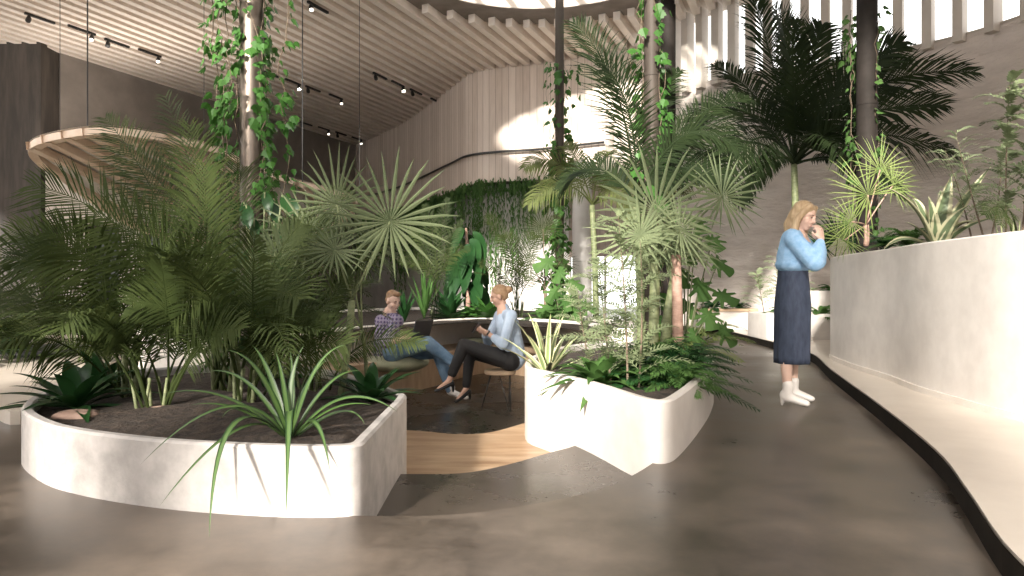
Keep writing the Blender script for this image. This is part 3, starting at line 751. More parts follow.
for i,(x,y,nr) in enumerate(((690,250,(.3,-.8,.5)),(665,262,(-.2,-.8,.5)))):
    m = MB(); fanleaf(m, P(x,y,6.2), nr, (.3,0,1), .36, 22, 5, .035, .1, seed=i); m.build('fan_leaf','leaf_fan',t)
fanpalm('small dark spiky fan plant beside the slim far column', P(545,318,11.6), [(P(543,229,11.6),(0,-1,.1),(0,0,1),.52),(P(560,262,11.9),(.3,-.8,.3),(1,0,.2),.4),(P(530,262,11.8),(-.4,-.8,.3),(-1,0,.2),.36)], 'leaf_palm','bark', P(545,290,11.6), .03, n=34, w=.03, spread=6.0)
fanpalm('dark blue-green spiky fan palm on two stems beside the standing woman', P(832,285,12.5), [(P(838,237,12.3),(0,-1,.2),(0,0,1),.62),(P(822,245,12.6),(-.3,-.8,.4),(-1,0,.2),.45),(P(850,243,12.6),(.3,-.8,.4),(1,0,.2),.45)], 'leaf_deep','bark_green', P(834,268,12.5), .04, n=26, w=.06, spread=4.6)
fanpalm('pale fan palm with drooping thin leaves in the tall white planter', P(866,246,7.9), [
    (P(868,195,7.8),(0,-.9,.4),(-.6,0,.8),.62),(P(880,170,7.9),(.2,-.9,.3),(.2,0,1),.5),(P(852,222,7.6),(-.3,-.8,.4),(-1,0,.1),.42),(P(893,185,7.8),(.4,-.8,.3),(1,0,.2),.45),(P(845,240,7.9),(-.2,-.8,.4),(-1,0,-.2),.36)],
    'leaf_lime','bark_pink', P(866,225,7.9), .03, n=24, w=.028, spread=4.6)

# --- strap and broad leaved plants
def straps(name, label, base, leaves, mat, wid, cat='plant', hint=V((0,-.6,.8)), prof=None, fold=.18, group=None, n=12):
    t = plant(name, label, cat, base, group)
    m = MB()
    for (c, b, *k) in leaves:
        ribbon(m, bez(base+V((0,0,-.02)), c, b, n), wid*(k[0] if k else 1), hint, fold, prof=prof)
    m.build('leaves', mat, t, smooth=True); return t
sb = V((-1.12,3.45,.24))
def SP2(cx,cy,cd,tx,ty,td,k=1): return (P(cx,cy,cd),P(tx,ty,td),k)
straps('strap_leaf_plant','bright green strap-leaved plant spilling over the front rim of the left planter', sb, [
    SP2(215,360,3.0,209,540,2.55,1.2), SP2(290,350,3.0,286,520,2.62,1.3), SP2(318,385,3.1,330,472,2.9,1), SP2(250,385,3.1,158,508,2.6,.9), SP2(240,360,3.3,140,465,3.0,.8),
    SP2(340,370,3.3,398,412,3.1,1), SP2(330,395,3.3,372,405,3.2,.8), SP2(240,395,3.3,190,405,3.2,.8), SP2(285,375,3.5,304,345,3.6,1.1), SP2(300,380,3.5,328,358,3.7,1), SP2(270,360,3.5,252,345,3.7,1), SP2(285,380,3.4,276,352,3.4),
    SP2(330,360,3.6,365,372,3.8,.8), SP2(250,360,3.5,205,372,3.6,.8), SP2(310,350,3.4,345,345,3.4), SP2(262,350,3.3,225,350,3.2), SP2(300,370,3.3,316,366,3.1), SP2(235,390,3.2,222,418,3.0,.7), SP2(350,390,3.5,365,425,3.4,.7),SP2(225,375,3.4,160,395,3.3,.7),SP2(295,380,3.6,290,350,3.7)],
    'leaf_strap', .033, n=16)
def rosette(name, label, base, n, ln, wid, mat, tilt=(.5,1.1), droop=.35, cat='plant', group=None, prof=None, hint=None, seed=0, fold=.15, az=None, stiff=.5):
    t = plant(name, label, cat, base, group); rnd = random.Random(seed+len(label)); m = MB()
    for i in range(n):
        a = (az[0]+(az[1]-az[0])*(i+.5)/n if az else i*2.39996)+rnd.uniform(-.15,.15); el = lerp(tilt[1], tilt[0], (i+.5)/n)+rnd.uniform(-.1,.1); l = ln*rnd.uniform(.8,1.1)
        dr = V((math.cos(a)*math.cos(el), math.sin(a)*math.cos(el), math.sin(el)))
        c = base+dr*l*stiff+V((0,0,l*.06)); b = base+dr*l+V((math.cos(a)*.1*l, math.sin(a)*.1*l, -droop*l))
        ribbon(m, bez(base, c, b, 9), wid*rnd.uniform(.85,1.1), V((0,0,1)) if el < 1.25 else V((math.cos(a),math.sin(a),0)), fold, prof=prof)
    m.build('leaves', mat, t, smooth=True); return t
oval = lambda t: max(.02, math.sin(math.pi*min(1,t*.93+.05)))**.8
lance = lambda t: max(.02, math.sin(math.pi*(t**.75*.96+.03)))
rosette('broadleaf_plant','dark glossy broad-leaved plant at the right corner of the left planter', V((-.93,4.5,.25)), 20, .42, .085, 'leaf_deep', (.25,1.2), .3, prof=lance)
rosette('broadleaf_plant','dark glossy broad-leaved plant at the left end of the left planter', V((-2.72,4.25,.25)), 22, .5, .1, 'leaf_deep', (.2,1.1), .3, prof=lance)
rosette('broadleaf_plant','small dark leafy plant behind the left rim of the left planter', V((-2.95,4.9,.25)), 18, .45, .09, 'leaf_deep', (.3,1.2), .25, prof=lance)
rosette('birds_nest_fern','green broad-leaved fern with leaves drooping over the rim of the middle planter', P(600,388,5.0), 46, .5, .1, 'leaf_mid', (.15,1.3), .45, prof=lance, cat='fern')
rosette('snake_plant','pale striped sword-leaved plant at the left tip of the middle planter', P(547,377,5.75), 16, .62, .055, 'leaf_striped', (.45,1.45), .12, stiff=.6, seed=3)
ag = P(937,250,7.0)
straps('agave','big variegated agave with curved striped leaves in the tall white planter', ag, [
    SP2(925,200,6.9,885,187,6.7,1),SP2(905,225,6.9,883,250,6.7,.7),SP2(935,210,7,928,196,7.0,1.2),SP2(942,210,7,952,175,7,1.6),SP2(948,215,6.9,970,205,6.8,1),SP2(950,215,7,992,165,7.2,1),SP2(955,215,6.9,975,222,6.7,.9),SP2(960,220,6.9,1005,216,6.7,.7),SP2(925,225,6.8,905,222,6.6,.9),SP2(920,190,7.1,910,200,7.3,.8),SP2(945,200,7.2,940,190,7.4,1.2)],
    'leaf_agave', .13, n=12, fold=.3)
# --- ferns
def fern(label, base, n, ln, mat, L=.12, w=.016, tilt=(.4,1.2), seed=0, name='fern', cat='fern', leafn=22, group=None, droop=.3):
    t = plant(name, label, cat, base, group); rnd = random.Random(seed+len(label)); m = MB()
    for i in range(n):
        a = i*2.39996+rnd.uniform(-.2,.2); el = lerp(tilt[1], tilt[0], (i+.5)/n); l = ln*rnd.uniform(.75,1.1)
        h = V((math.cos(a),math.sin(a),0)); c = base+h*l*.35*math.cos(el)+V((0,0,l*.65*math.sin(el)+.02)); b = base+h*l*math.cos(el*.7)+V((0,0,l*(.75*math.sin(el)-.25)))
        frond(m, base+h*.01, c, b, L, leafn, w, nh=V((0,-.15,1)), droop=droop, start=.1, rr=.004, seed=i, vfold=.2)
    m.build('leaves', mat, t); return t
fern('dense dark feathery fern filling the right half of the middle planter', P(668,385,5.4), 40, .68, 'leaf_deep', .13, .014, (.1,1.2))
fern('second dark fern drooping over the right rim of the middle planter', V((1.45,5.6,.32)), 26, .48, 'leaf_deep', .1, .014, (.1,1.1))
fern('lacy mid green fern near the front rim of the middle planter', P(676,392,4.85), 30, .42, 'leaf_mid', .11, .012, (.15,1.2))
fern('dark lacy fern between the thin stems and the broad-leaved fern in the middle planter', P(640,394,4.9), 24, .36, 'leaf_deep', .1, .012, (.15,1.2))
fern('soft green fern around the palm stems in the middle planter', V((1.15,5.6,.32)), 26, .5, 'leaf_mid', .1, .013, (.2,1.3))
fern('yellow-green fern at the back right of the middle planter', V((1.7,6.6,.32)), 12, .75, 'leaf_lime', .18, .016, (.3,1.1))
# upright thin-stemmed feathery plants
def feathery(label, stems, mat, base, L=.13, wsc=1, n=26, group=None):
    t = plant('feathery_bamboo', label, 'plant', base, group); st = MB(); m = MB(); rnd = random.Random(len(label))
    for (p0, p1, k) in stems:
        mid = p0.lerp(p1,.5)+V((rnd.uniform(-.06,.06),rnd.uniform(-.06,.06),.0)); pts = bez(p0, mid, p1, 14); st.tube(pts, [.01*(1-.06*i) for i in range(15)], 6)
        for i in range(k):
            f = .18+.82*i/k; q = pts[int(f*14)].lerp(pts[min(14,int(f*14)+1)], f*14-int(f*14)); a = rnd.uniform(0,6.28); l = L*2.2*(1.15-f*.6)*rnd.uniform(.7,1.1)
            e = q+V((math.cos(a)*l, math.sin(a)*l*.8, l*.25)); frond(m, q, q.lerp(e,.5)+V((0,0,l*.3)), e, L*.42, 11, .013*wsc, nh=V((0,-.4,1)), droop=.2, start=.05, rr=.0025, seed=i)
    st.build('stem','bark',t,smooth=True); m.build('leaves', mat, t); return t
B = P(615,392,4.9)
feathery('tall pale feathery plant with thin stems in front of the big fan palm', [(P(628,400,4.8),P(618,215,5.0),44),(P(612,398,4.9),P(598,262,5.1),34),(P(637,405,4.75),P(640,240,4.8),34),(P(598,392,5.3),P(578,290,5.5),26)], 'leaf_fan', B, L=.17)
B = P(1008,240,6.0)
feathery('tall thin leafy plant with stacked leaves at the right edge of the tall planter', [(P(1006,240,6.0),P(1010,80,6.0),30),(P(1022,240,5.8),P(1030,95,5.8),26)], 'leaf_fan', B, L=.2, wsc=2)
B = P(985,242,6.4)
feathery('pale arching feathery plant behind the agave in the tall planter', [(P(985,242,6.4),P(955,130,6.5),26),(P(990,242,6.5),P(1000,140,6.7),26),(P(972,240,6.9),P(945,150,7.2),20)], 'leaf_pale', B, L=.15)
fern('low green fern between the agave and the pale fan palm', P(908,246,7.9), 18, .45, 'leaf_mid', .12, .018, (.2,1.2))
fern('low dark green fern near the left rim of the tall planter', P(885,250,8.0), 12, .4, 'leaf_deep', .1, .018, (.2,1.2))
areca('small palm with arching fronds at the right edge of the tall planter', P(1015,238,5.6), [(1005,190,5.6,985,215,5.4),(1025,180,5.6,1050,200,5.4),(1010,190,5.2,1000,225,4.9)], 'leaf_palm', L=.16, n=24, w=.014)

# --- monstera
def monstera_leaf(mb, c, nrm, up, r):
    nrm = V(nrm).normalized(); up = (V(up)-nrm*V(up).dot(nrm)).normalized(); sd = up.cross(nrm); out = []
    N_ = 36
    for i in range(N_+1):
        a = -math.pi+2*math.pi*i/N_; rad = r*(.62+.38*math.cos(a))**.5*(1 if i%4 < 2 or abs(a) < .3 or abs(a) > 2.7 else .52)
        p = c+up*math.cos(a)*rad*1.05+sd*math.sin(a)*rad*.95-nrm*(abs(math.sin(a))*rad*.25); out.append(p)
    mb.add([c+nrm*.01]+out, [(0,i+1,i+2) for i in range(N_)])
def leafy(name, label, base, spots, mat, r, stemmat='bark_green', kind='monstera', cat='plant', group=None):
    t = plant(name, label, cat, base, group); st = MB(); m = MB(); rnd = random.Random(len(label))
    for s in spots:
        st.tube(bez(base, base.lerp(s,.5)+V((0,0,.1)), s, 5), .007, 5)
        nr = (s-base); nr = V((nr.x*.6+rnd.uniform(-.3,.3), -.8+nr.y*.3, .5+rnd.uniform(-.2,.3))); up = V((s.x-base.x, 0, -.35+rnd.uniform(-.2,.4)))
        if up.length < .1: up = V((.1,0,-.5))
        if kind == 'monstera': monstera_leaf(m, s, nr, up, r*rnd.uniform(.8,1.1))
        else:
            u = up.normalized(); ribbon(m, [s+u*(k/6)*r*1.7+V((0,0,-.02*k*k*r)) for k in range(7)], r*1.15, nr.normalized(), .1, prof=oval)
    st.build('stem', stemmat, t, smooth=True); m.build('leaves', mat, t, smooth=(kind!='monstera')); return t
rr_ = random.Random(5)
leafy('monstera','green monstera with large split leaves in the middle planter, right of the fan palm', V((1.65,6.5,.3)), [P(x,y,6.3+rr_.uniform(-.3,.3)) for x,y in ((697,222),(712,240),(690,250),(718,262),(700,285),(722,295),(708,315),(695,335),(688,305),(724,330),(684,275))], 'leaf_mid', .17)
t = plant('bare_trunk','pinkish ringed slender trunk standing in the middle planter','trunk',P(679,375,6.0)); shaft(t, [P(679,385,6.0),P(677,290,6.0),P(676,255,6.0)], [.05,.045,.04], 'bark_pink')
# rubber tree behind the seated couple
def P2(x,y,d=12.4): return P(x,y,d)
base = P(468,318,12.4); t = plant('rubber_tree','small tree with big round dark leaves behind the sunken seating','tree',base)
shaft(t, [base,P(469,270,12.4),P(466,228,12.4)], [.05,.04,.02], 'bark_pink'); m = MB(); rr_ = random.Random(3)
for i in range(44):
    f = (i+.5)/44; q = P(467,308-78*f,12.4); a = rr_.uniform(0,6.28); e = q+V((math.cos(a)*.42*(1.1-.5*f),math.sin(a)*.4,-.05)); u = (e-q).normalized()
    ribbon(m, [q.lerp(e,.4)+u*(k/6)*.27+V((0,0,.1-.012*k*k)) for k in range(7)], .2, V((0,-.5,1)), .1, prof=oval)
m.build('leaves','leaf_deep',t,smooth=True)
# other plants in the back bed
rosette('snake_plant','dark spiky sword-leaved plant behind the seated man', P(404,322,10.6), 12, .5, .07, 'leaf_deep', (.9,1.5), .02)
rosette('snake_plant','tall sword-leaved plant with yellow edges behind the open laptop', P(424,318,11.4), 12, .8, .07, 'leaf_mid', (1.05,1.5), .02)
areca('slender young palm with thin trunk behind the laptop', P(436,318,11.9), [(436,250,11.9,400,262,11.6),(438,245,11.9,470,250,11.6),(437,240,11.9,425,205,12),(437,240,11.9,448,198,12),(436,250,12,410,230,12.2),(440,250,12,462,220,12.2)], 'leaf_palm', L=.25, n=24, w=.017)
areca('large arching palm bush behind the seated woman', P(518,318,12.2), [(520,240,12,486,215,11.8),(515,260,12,480,265,11.6),(522,240,12.2,560,215,12),(525,260,12,565,275,11.6),(518,245,12.4,505,235,12.6),(520,250,11.8,530,280,11.2),(515,260,11.8,500,290,11.2),(522,240,12.2,535,235,12.4)], 'leaf_palm', L=.32, n=30, w=.016, extra=2)
rosette('broadleaf_plant','dark bushy low plant at the foot of the round-leaved tree', P(450,318,11.6), 26, .62, .12, 'leaf_deep', (.1,1.3), .15, prof=lance)
rosette('broadleaf_plant','light green low plant beside the seated woman’s hands'.replace('’',"'"), P(488,318,11.6), 22, .5, .14, 'leaf_bright', (.1,1.2), .15, prof=lance)
fern('pale low fern between the couple, on the curved planter', P(470,318,11.7), 16, .4, 'leaf_bright', .1, .02, (.1,1.2))
leafy('monstera','leafy climbing monstera at the foot of the slim far column', P(563,335,11.5), [P(x,y,11.3) for x,y in ((548,262),(560,272),(572,282),(555,292),(567,300),(575,312),(550,308),(560,322),(578,330),(545,325),(585,305))], 'leaf_mid', .24)
fern('green fern in the bed to the right of the slim far column', P(545,322,11.3), 18, .5, 'leaf_mid', .12, .02, (.1,1.2))
rosette('broadleaf_plant','shrubby plant in the curved bed left of the seated man', V((-2.9,9.0,.44)), 30, .75, .12, 'leaf_mid', (.2,1.4), .15, prof=lance)
fern('mid green fern in the curved bed left of the seated man', V((-3.4,8.2,.44)), 22, .8, 'leaf_mid', .16, .02, (.3,1.3))
# plants on the box planters at right background
feathery('pale feathery young trees in the long low planter', [(V((4.75,12,.5)),V((4.7,12,1.65)),26),(V((5.0,12.2,.5)),V((5.1,12.2,1.4)),20),(V((4.55,12.3,.5)),V((4.4,12.3,1.3)),20)], 'leaf_pale', V((4.75,12,.5)), L=.2, wsc=1.4)
fern('green fern at the left end of the long low planter', V((4.75,11.9,.5)), 16, .42, 'leaf_bright', .12, .024, (.1,1.1))
fern('dark green fern spilling from the long low planter behind the skirt', V((5.35,11.85,.5)), 18, .45, 'leaf_mid', .12, .024, (.05,1.0))
fern('small bright fern at the right part of the long low planter', V((6.0,12,.5)), 14, .35, 'leaf_bright', .1, .024, (.1,1.1))
fern('low fern on top of the raised white planter near the plaster wall', V((6.2,13.2,.9)), 18, .4, 'leaf_bright', .1, .026, (.1,1.1))
fern('second low fern on the raised white planter near the plaster wall', V((6.9,13.2,.9)), 18, .4, 'leaf_bright', .1, .026, (.1,1.1))
fern('small fern on the wooden-topped bench by the sunlit wall', V((4.35,14.75,.56)), 16, .42, 'leaf_deep', .12, .03, (.1,1.0))
fern('second small fern on the wooden-topped bench by the sunlit wall', V((4.9,14.8,.56)), 12, .3, 'leaf_deep', .1, .03, (.1,1.0))
# left background
fern('light green tree fern in the left background below the white bulkhead', V((-7.1,11.5,.1)), 22, 1.3, 'leaf_bright', .26, .03, (.5,1.4), name='tree_fern', droop=.35)
areca('dark palm by the foot of the far left pillar', V((-7.2,10.2,.1)), [(10,290,10,-40,300,10),(20,270,10,40,240,10)], 'leaf_palm', L=.4, extra=10)
fern('leafy fern at the left edge near the round table', V((-6.3,8.6,.1)), 26, 1.1, 'leaf_palm', .22, .026, (.5,1.4))
areca('far palm clump between the left palms and the glass doors', V((-6.0,12.5,.1)), [(185,270,12.5,150,250,12.5),(200,260,12.5,230,250,12.5)], 'leaf_olive', L=.45, extra=9)
rosette('broadleaf_plant','dark spiky plant at the left edge beside the round table', V((-6.3,8.0,.1)), 20, .8, .09, 'leaf_deep', (.3,1.3), .3, prof=lance)
fern('dense fern clump behind the left planter on the pale platform', V((-4.9,8.3,.1)), 26, 1.0, 'leaf_palm', .2, .022, (.4,1.4))
leafy('climbing_shrub','leafy dark shrub at the foot of the shiny ivy column', V((-2.0,5.45,.25)), [P(x,y,5.3+rr_.uniform(-.3,.5)) for x,y in [(rr_.uniform(222,300),rr_.uniform(190,380)) for _ in range(60)]], 'leaf_deep', .075, kind='oval')
# rocks on soil
for (x,y,z,r,lb) in ((-2.55,4.0,.25,.09,'reddish rock on the soil near the left rim of the left planter'),(-2.15,4.15,.25,.07,'small reddish rock beside the dark palm clump in the left planter')):
    m = MB(); m.ball((x,y,z), (r*1.5,r,r*.45), 14, 8)
    for i,v in enumerate(m.v): m.v[i] = v+V((1,1,.4))*(.02*noise.noise(v*18))
    tag(m.build('rock','rock',smooth=True), lb, 'rock')

# --- ivy on the columns
IVY = [(0,.05),(.16,.0),(.34,.1),(.5,.32),(.32,.42),(.3,.62),(.12,.66),(0,1.0),(-.12,.66),(-.3,.62),(-.32,.42),(-.5,.32),(-.34,.1),(-.16,0)]
def ivy(label, c, r, z0, z1, n, size, spread, mat='leaf_bright', seed=0, strands=5, dens=None):
    rnd = random.Random(seed); t = plant('climbing_ivy', label, 'ivy', V((c.x,c.y,z0))); st = MB(); m = MB()
    paths = []
    for s in range(strands):
        a = rnd.uniform(0,6.28); pts = []; off = r+rnd.choice([.01,.02,spread*.6,spread]); k = int((z1-z0)/.12)
        for i in range(k+1):
            a += rnd.uniform(-.35,.35); o = off+rnd.uniform(-.02,.02); pts.append(V((c.x+math.cos(a)*o, c.y+math.sin(a)*o, z0+(z1-z0)*i/k)))
        paths.append(pts); st.tube(pts, .004, 4, False)
    cl = [rnd.uniform(z0,z1) for _ in range(9)]
    for i in range(n):
        pts = rnd.choice(paths); 
        if rnd.random() < .5:
            zc = rnd.choice(cl)+rnd.gauss(0,.12); f = min(max((zc-z0)/(z1-z0),0),.999)
        else: f = rnd.random()*.999
        k = int(f*(len(pts)-1)); q = pts[k].lerp(pts[k+1], rnd.random()); out = V((q.x-c.x,q.y-c.y,0)).normalized()
        q = q+V((rnd.gauss(0,.025),rnd.gauss(0,.025),0))+out*rnd.uniform(0,.07)
        nr = (out+V((rnd.uniform(-.7,.7),rnd.uniform(-.7,.7),rnd.uniform(-.1,.8)))).normalized(); dn = V((rnd.uniform(-.5,.5),rnd.uniform(-.3,.3),-1)); dn = (dn-nr*dn.dot(nr)).normalized(); sd = dn.cross(nr); s = size*rnd.uniform(.6,1.25)
        vs = [q+dn*.4*s]+[q+sd*x*s+dn*y*s-nr*abs(x)*s*.3 for x,y in IVY]
        m.add(vs, [(0,j+1,(j+1)%14+1) for j in range(14)])
    st.build('vine_stem','bark',t); m.build('leaves', mat, t); return t
ivy('bright green ivy climbing the shiny left column', c1, .095, .3, 3.7, 900, .085, .2, seed=1, strands=10)
ivy('bright green ivy climbing the bronze column of the middle planter', c2, .09, .4, 4.4, 420, .11, .15, seed=2, strands=7)
ivy('bright green ivy climbing the slim far column behind the seating', c3, .085, .3, 5.4, 460, .16, .28, seed=3, strands=7)
ivy('sparse ivy on the dark column of the tall right planter', c4, .125, 1.6, 4.6, 170, .1, .12, 'leaf_mid', seed=4, strands=4)
# --- hanging curtain of plants along the lower edge of the timber wall
rnd = random.Random(9); m = MB()
cu = offset(wl, .05); seg = []
L = [0]
for a,b in zip(cu, cu[1:]): L.append(L[-1]+(V(b)-V(a)).length)
def at(s):
    for i in range(len(cu)-1):
        if L[i+1] >= s: f = (s-L[i])/(L[i+1]-L[i]); return V(cu[i]).lerp(V(cu[i+1]), f)
    return V(cu[-1])
s1 = next(L[i] for i,p in enumerate(cu) if p[0] > 1.9)
for i in range(560):
    s = rnd.uniform(0, s1); q = at(s); q = V((q.x+rnd.uniform(-.1,.1), q.y-.08+rnd.uniform(-.14,.2), 4.22+rnd.uniform(-.06,.08)))
    ln = (.9+2.6*abs(noise.noise(V((s*.35,3,0))))+.9*rnd.random()**2)*(1.15 if q.x < .2 else .7)
    if q.x < -.5: ln *= 1.25
    n_ = int(ln/.11); x,y,z = q
    for k in range(n_):
        z -= .11; x += rnd.uniform(-.02,.02)
        for _ in range(2 if k < 4 else 1):
            a = rnd.uniform(0,6.28); w_ = rnd.uniform(.03,.07)*(1.4 if k < 3 else .9); dx,dy = math.cos(a)*w_, math.sin(a)*w_*.6; zz = z+rnd.uniform(-.05,.05)
            m.add([(x,y,zz+.04),(x+dx,y+dy,zz-.02),(x+dx*.3,y+dy*.3,zz-.12)],[(0,1,2)])
tag(m.build('hanging_greenery','leaf_mid'), 'curtain of trailing green plants hanging from the lower edge of the timber wall', 'hanging plants', None, 'stuff')
# ---------------------------------------------------------------- people
def chain(mb, pts, rs, squash=None):
    """overlapping balls along a limb, tapering from joint to joint"""
    for i in range(len(pts)-1):
        a, b = V(pts[i]), V(pts[i+1]); L = (b-a).length; n = max(2, int(L/(.35*min(rs[i], rs[i+1])))+1); n = min(n, 60)
        for k in range(n+(i == len(pts)-2)):
            t = k/n; r = lerp(rs[i], rs[i+1], t); mb.ball(a.lerp(b, t), r if not squash else (r*squash[0], r*squash[1], r*squash[2]), 10, 7)
def fuse(mb, name, mat, parent, voxel=.01, smooth=4, it=.6):
    off = parent_loc(parent)
    me = bpy.data.meshes.new(name); me.from_pydata([v-off for v in mb.v], [], mb.f); me.update()
    ob = bpy.data.objects.new(name, me); col.objects.link(ob)
    r = ob.modifiers.new('r','REMESH'); r.mode = 'VOXEL'; r.voxel_size = voxel
    s = ob.modifiers.new('s','SMOOTH'); s.factor = it; s.iterations = smooth
    dg = bpy.context.evaluated_depsgraph_get(); dg.update()
    new = bpy.data.meshes.new_from_object(ob.evaluated_get(dg)); new.name = name
    ob.modifiers.clear(); ob.data = new; bpy.data.meshes.remove(me)
    new.materials.clear(); new.materials.append(MATS[mat])
    for p in new.polygons: p.use_smooth = True
    ob.parent = parent
    return ob
def head(mb, c, f, up, s=1):
    """skull, jaw, nose, lips, brow and ears; f = where the face looks"""
    f = V(f).normalized(); up = (V(up)-f*V(up).dot(f)).normalized(); sd = f.cross(up)
    M = Matrix((sd, f, up)).transposed()
    q = lambda x,y,z: c+(sd*x+f*y+up*z)*s
    mb.ball(q(0,-.012,.028), (.073*s,.09*s,.082*s), 18, 12, M)
    mb.ball(q(0,.025,-.035), (.056*s,.062*s,.07*s), 16, 10, M)
    mb.ball(q(0,.052,-.085), (.03*s,.027*s,.024*s), 12, 8, M)
    mb.ball(q(0,.094,-.02), (.012*s,.02*s,.014*s), 10, 8, M); mb.ball(q(0,.086,.005), (.009*s,.014*s,.028*s), 10, 8, M)
    mb.ball(q(0,.078,-.058), (.024*s,.014*s,.011*s), 10, 8, M)
    for k in (-1,1):
        mb.ball(q(.03*k,.066,.028), (.022*s,.014*s,.009*s), 10, 8, M); mb.ball(q(.038*k,.05,-.03), (.024*s,.026*s,.03*s), 10, 8, M)
        mb.ball(q(.074*k,-.005,-.012), (.009*s,.02*s,.03*s), 10, 8, M)
    return q, M
def features(t, q, M, s=1):
    e = MB()
    for k in (-1,1):
        e.ball(q(.03*k,.078,.008), (.013*s,.006*s,.0045*s), 8, 6, M); e.ball(q(.031*k,.082,.03), (.019*s,.006*s,.0035*s), 8, 6, M)
    e.build('eyes','feature',t,smooth=True)
    e = MB(); e.ball(q(0,.09,-.06), (.019*s,.006*s,.006*s), 8, 6, M); e.build('lips','lip',t,smooth=True)
def hand(mb, w, dr, palm, curl=.6, s=1, side=1):
    """palm, four bent fingers of unequal length and a thumb from the side of the palm"""
    dr = V(dr).normalized(); palm = (V(palm)-dr*V(palm).dot(dr)).normalized(); sd = dr.cross(palm)*side
    for k in (-1.5,-.5,.5,1.5): chain(mb, [w+sd*.009*k, w+dr*.08*s+sd*.017*k*s], [.016*s,.0125*s])
    for k,l in ((-1.5,.062),(-.5,.078),(.5,.074),(1.5,.068)):
        b = w+dr*.085*s+sd*.019*k*s; d1 = (dr*math.cos(curl*.5)+palm*math.sin(curl*.5)); d2 = (dr*math.cos(curl*1.4)+palm*math.sin(curl*1.4)); d3 = (dr*math.cos(curl*2.2)+palm*math.sin(curl*2.2))
        p1 = b+d1*l*.5*s; p2 = p1+d2*l*.32*s; p3 = p2+d3*l*.25*s; chain(mb, [b,p1,p2,p3], [.0095*s,.0088*s,.008*s,.007*s])
    b = w+dr*.025*s+sd*.026*s; m1 = b+(dr*.7+sd*.75+palm*.3)*.032*s; m2 = m1+(dr*.9+sd*.2+palm*.5)*.03*s; chain(mb, [b,m1,m2], [.013*s,.0105*s,.0085*s])
def shoe(t, name, mat, heel, toe, h=.07, w=.042, heelh=.0, shafth=0, sole=None):
    f = (toe-heel); f.z = 0; f.normalize(); m = MB(); L = (toe-heel).length
    for k in range(9):
        u = k/8; m.ball(heel.lerp(toe,u)+V((0,0,(.5 if shafth or u>.4 else .55)*h*(1-.45*u))), (w*(.85+.25*math.sin(u*3)), w*(.85+.25*math.sin(u*3)), h*.5*(1-.4*u)), 10, 7)
    if shafth: chain(m, [heel+f*.03+V((0,0,.03)), heel+f*.035+V((0,0,shafth))], [.042,.047])
    if heelh: chain(m, [heel+V((0,0,.03))-f*.01, heel+V((0,0,-heelh+.012))-f*.012], [.022,.012])
    return fuse(m, name, mat, t, .009, 3)

# ---- standing woman
D0 = 5.8; gx = (797-512)/F*D0
def W(x,y,z): return V((gx+x, D0+y, z))
t = thing('person','standing woman in a blue sweater and dark ankle-length skirt, hands raised to her chin','person',(gx,D0,0))
fl_ = V((.6,-.75,-.36)); m = MB(); hc = W(.055,-.02,1.565)
q, M = head(m, hc, fl_, V((.3,-.2,1)), .98)
chain(m, [hc+V((-.025,.02,-.07)), W(.005,.03,1.42)], [.05,.056])
Rs, Ls = W(-.08,-.10,1.385), W(.09,.15,1.385); Re, Le = W(.05,-.22,1.18), W(.19,.05,1.2); Rw, Lw = W(.125,-.165,1.365), W(.15,-.11,1.35)
chain(m, [Rs,Re],[.045,.038]); chain(m,[Re,Rw],[.038,.024]); chain(m, [Ls,Le],[.045,.038]); chain(m,[Le,Lw],[.038,.024])
chain(m, [Rs,Ls],[.05,.05]); m.ball(W(0,.02,1.28),(.13,.12,.18)); m.ball(W(-.01,.03,1.08),(.095,.085,.14)); m.ball(W(-.01,.04,.92),(.1,.09,.12)); m.ball(W(.0,.02,1.4),(.09,.1,.06))
hand(m, Rw, (-.15,.1,1), (-.3,.7,.1), .8, .95, 1); hand(m, Lw, (-.2,-.1,1), (-.5,-.5,.1), .9, .95, -1)
for x,y,kx in ((-.085,-.02,-.07),(.06,.22,.07)):
    a = W(x,y,.1); chain(m, [W(kx*.8,.03+y*.4,.9), W(x*.9,y*.8,.48), W(x-.01,y*.95,.33), a], [.065,.055,.05,.033])
fuse(m, 'body', 'skin_pale', t, .006, 3); features(t, q, M, .98)
m = MB()
hr = lambda x,y,z: q(x,y,z)
m.ball(q(0,-.028,.05),(.086,.095,.082),16,10,M); m.ball(q(0,-.06,-.01),(.08,.065,.09),16,10,M)
for k in (-1,1):
    chain(m, [q(.05*k,.035,.095), q(.078*k,.015,.03), q(.084*k,-.005,-.05), q(.08*k,.0,-.13)-V((0,0,.02)), q(.07*k,.02,-.18)-V((0,0,.04))], [.022,.026,.032,.034,.018])
chain(m, [q(0,-.08,0), q(0,-.085,-.1), q(0,-.07,-.18)-V((0,0,.03))], [.06,.065,.035]); fuse(m,'hair','hair_blonde',t,.008,3)
m = MB(); m.ball(q(-.09,.0,-.045),.012); m.ball(q(-.09,.0,-.068),.013); m.build('earring','pearl',t,smooth=True)
m = MB()
chain(m, [W(-.02,.03,1.37), W(-.02,.03,1.22)], [.105,.14]); m.ball(W(-.015,.03,1.17),(.155,.145,.08)); m.ball(W(.02,-.01,1.26),(.13,.13,.12)); chain(m,[Rs,Ls],[.075,.075])
for s_,e_,w_ in ((Rs,Re,Rw),(Ls,Le,Lw)): chain(m, [s_,s_.lerp(e_,.6),e_], [.07,.075,.075]); chain(m, [e_,e_.lerp(w_,.45),e_.lerp(w_,.86)], [.075,.065,.038])
chain(m, [W(-.01,.02,1.40),W(-.005,.02,1.425)],[.08,.066]); fuse(m,'sweater','sweater_blue',t,.01,4)
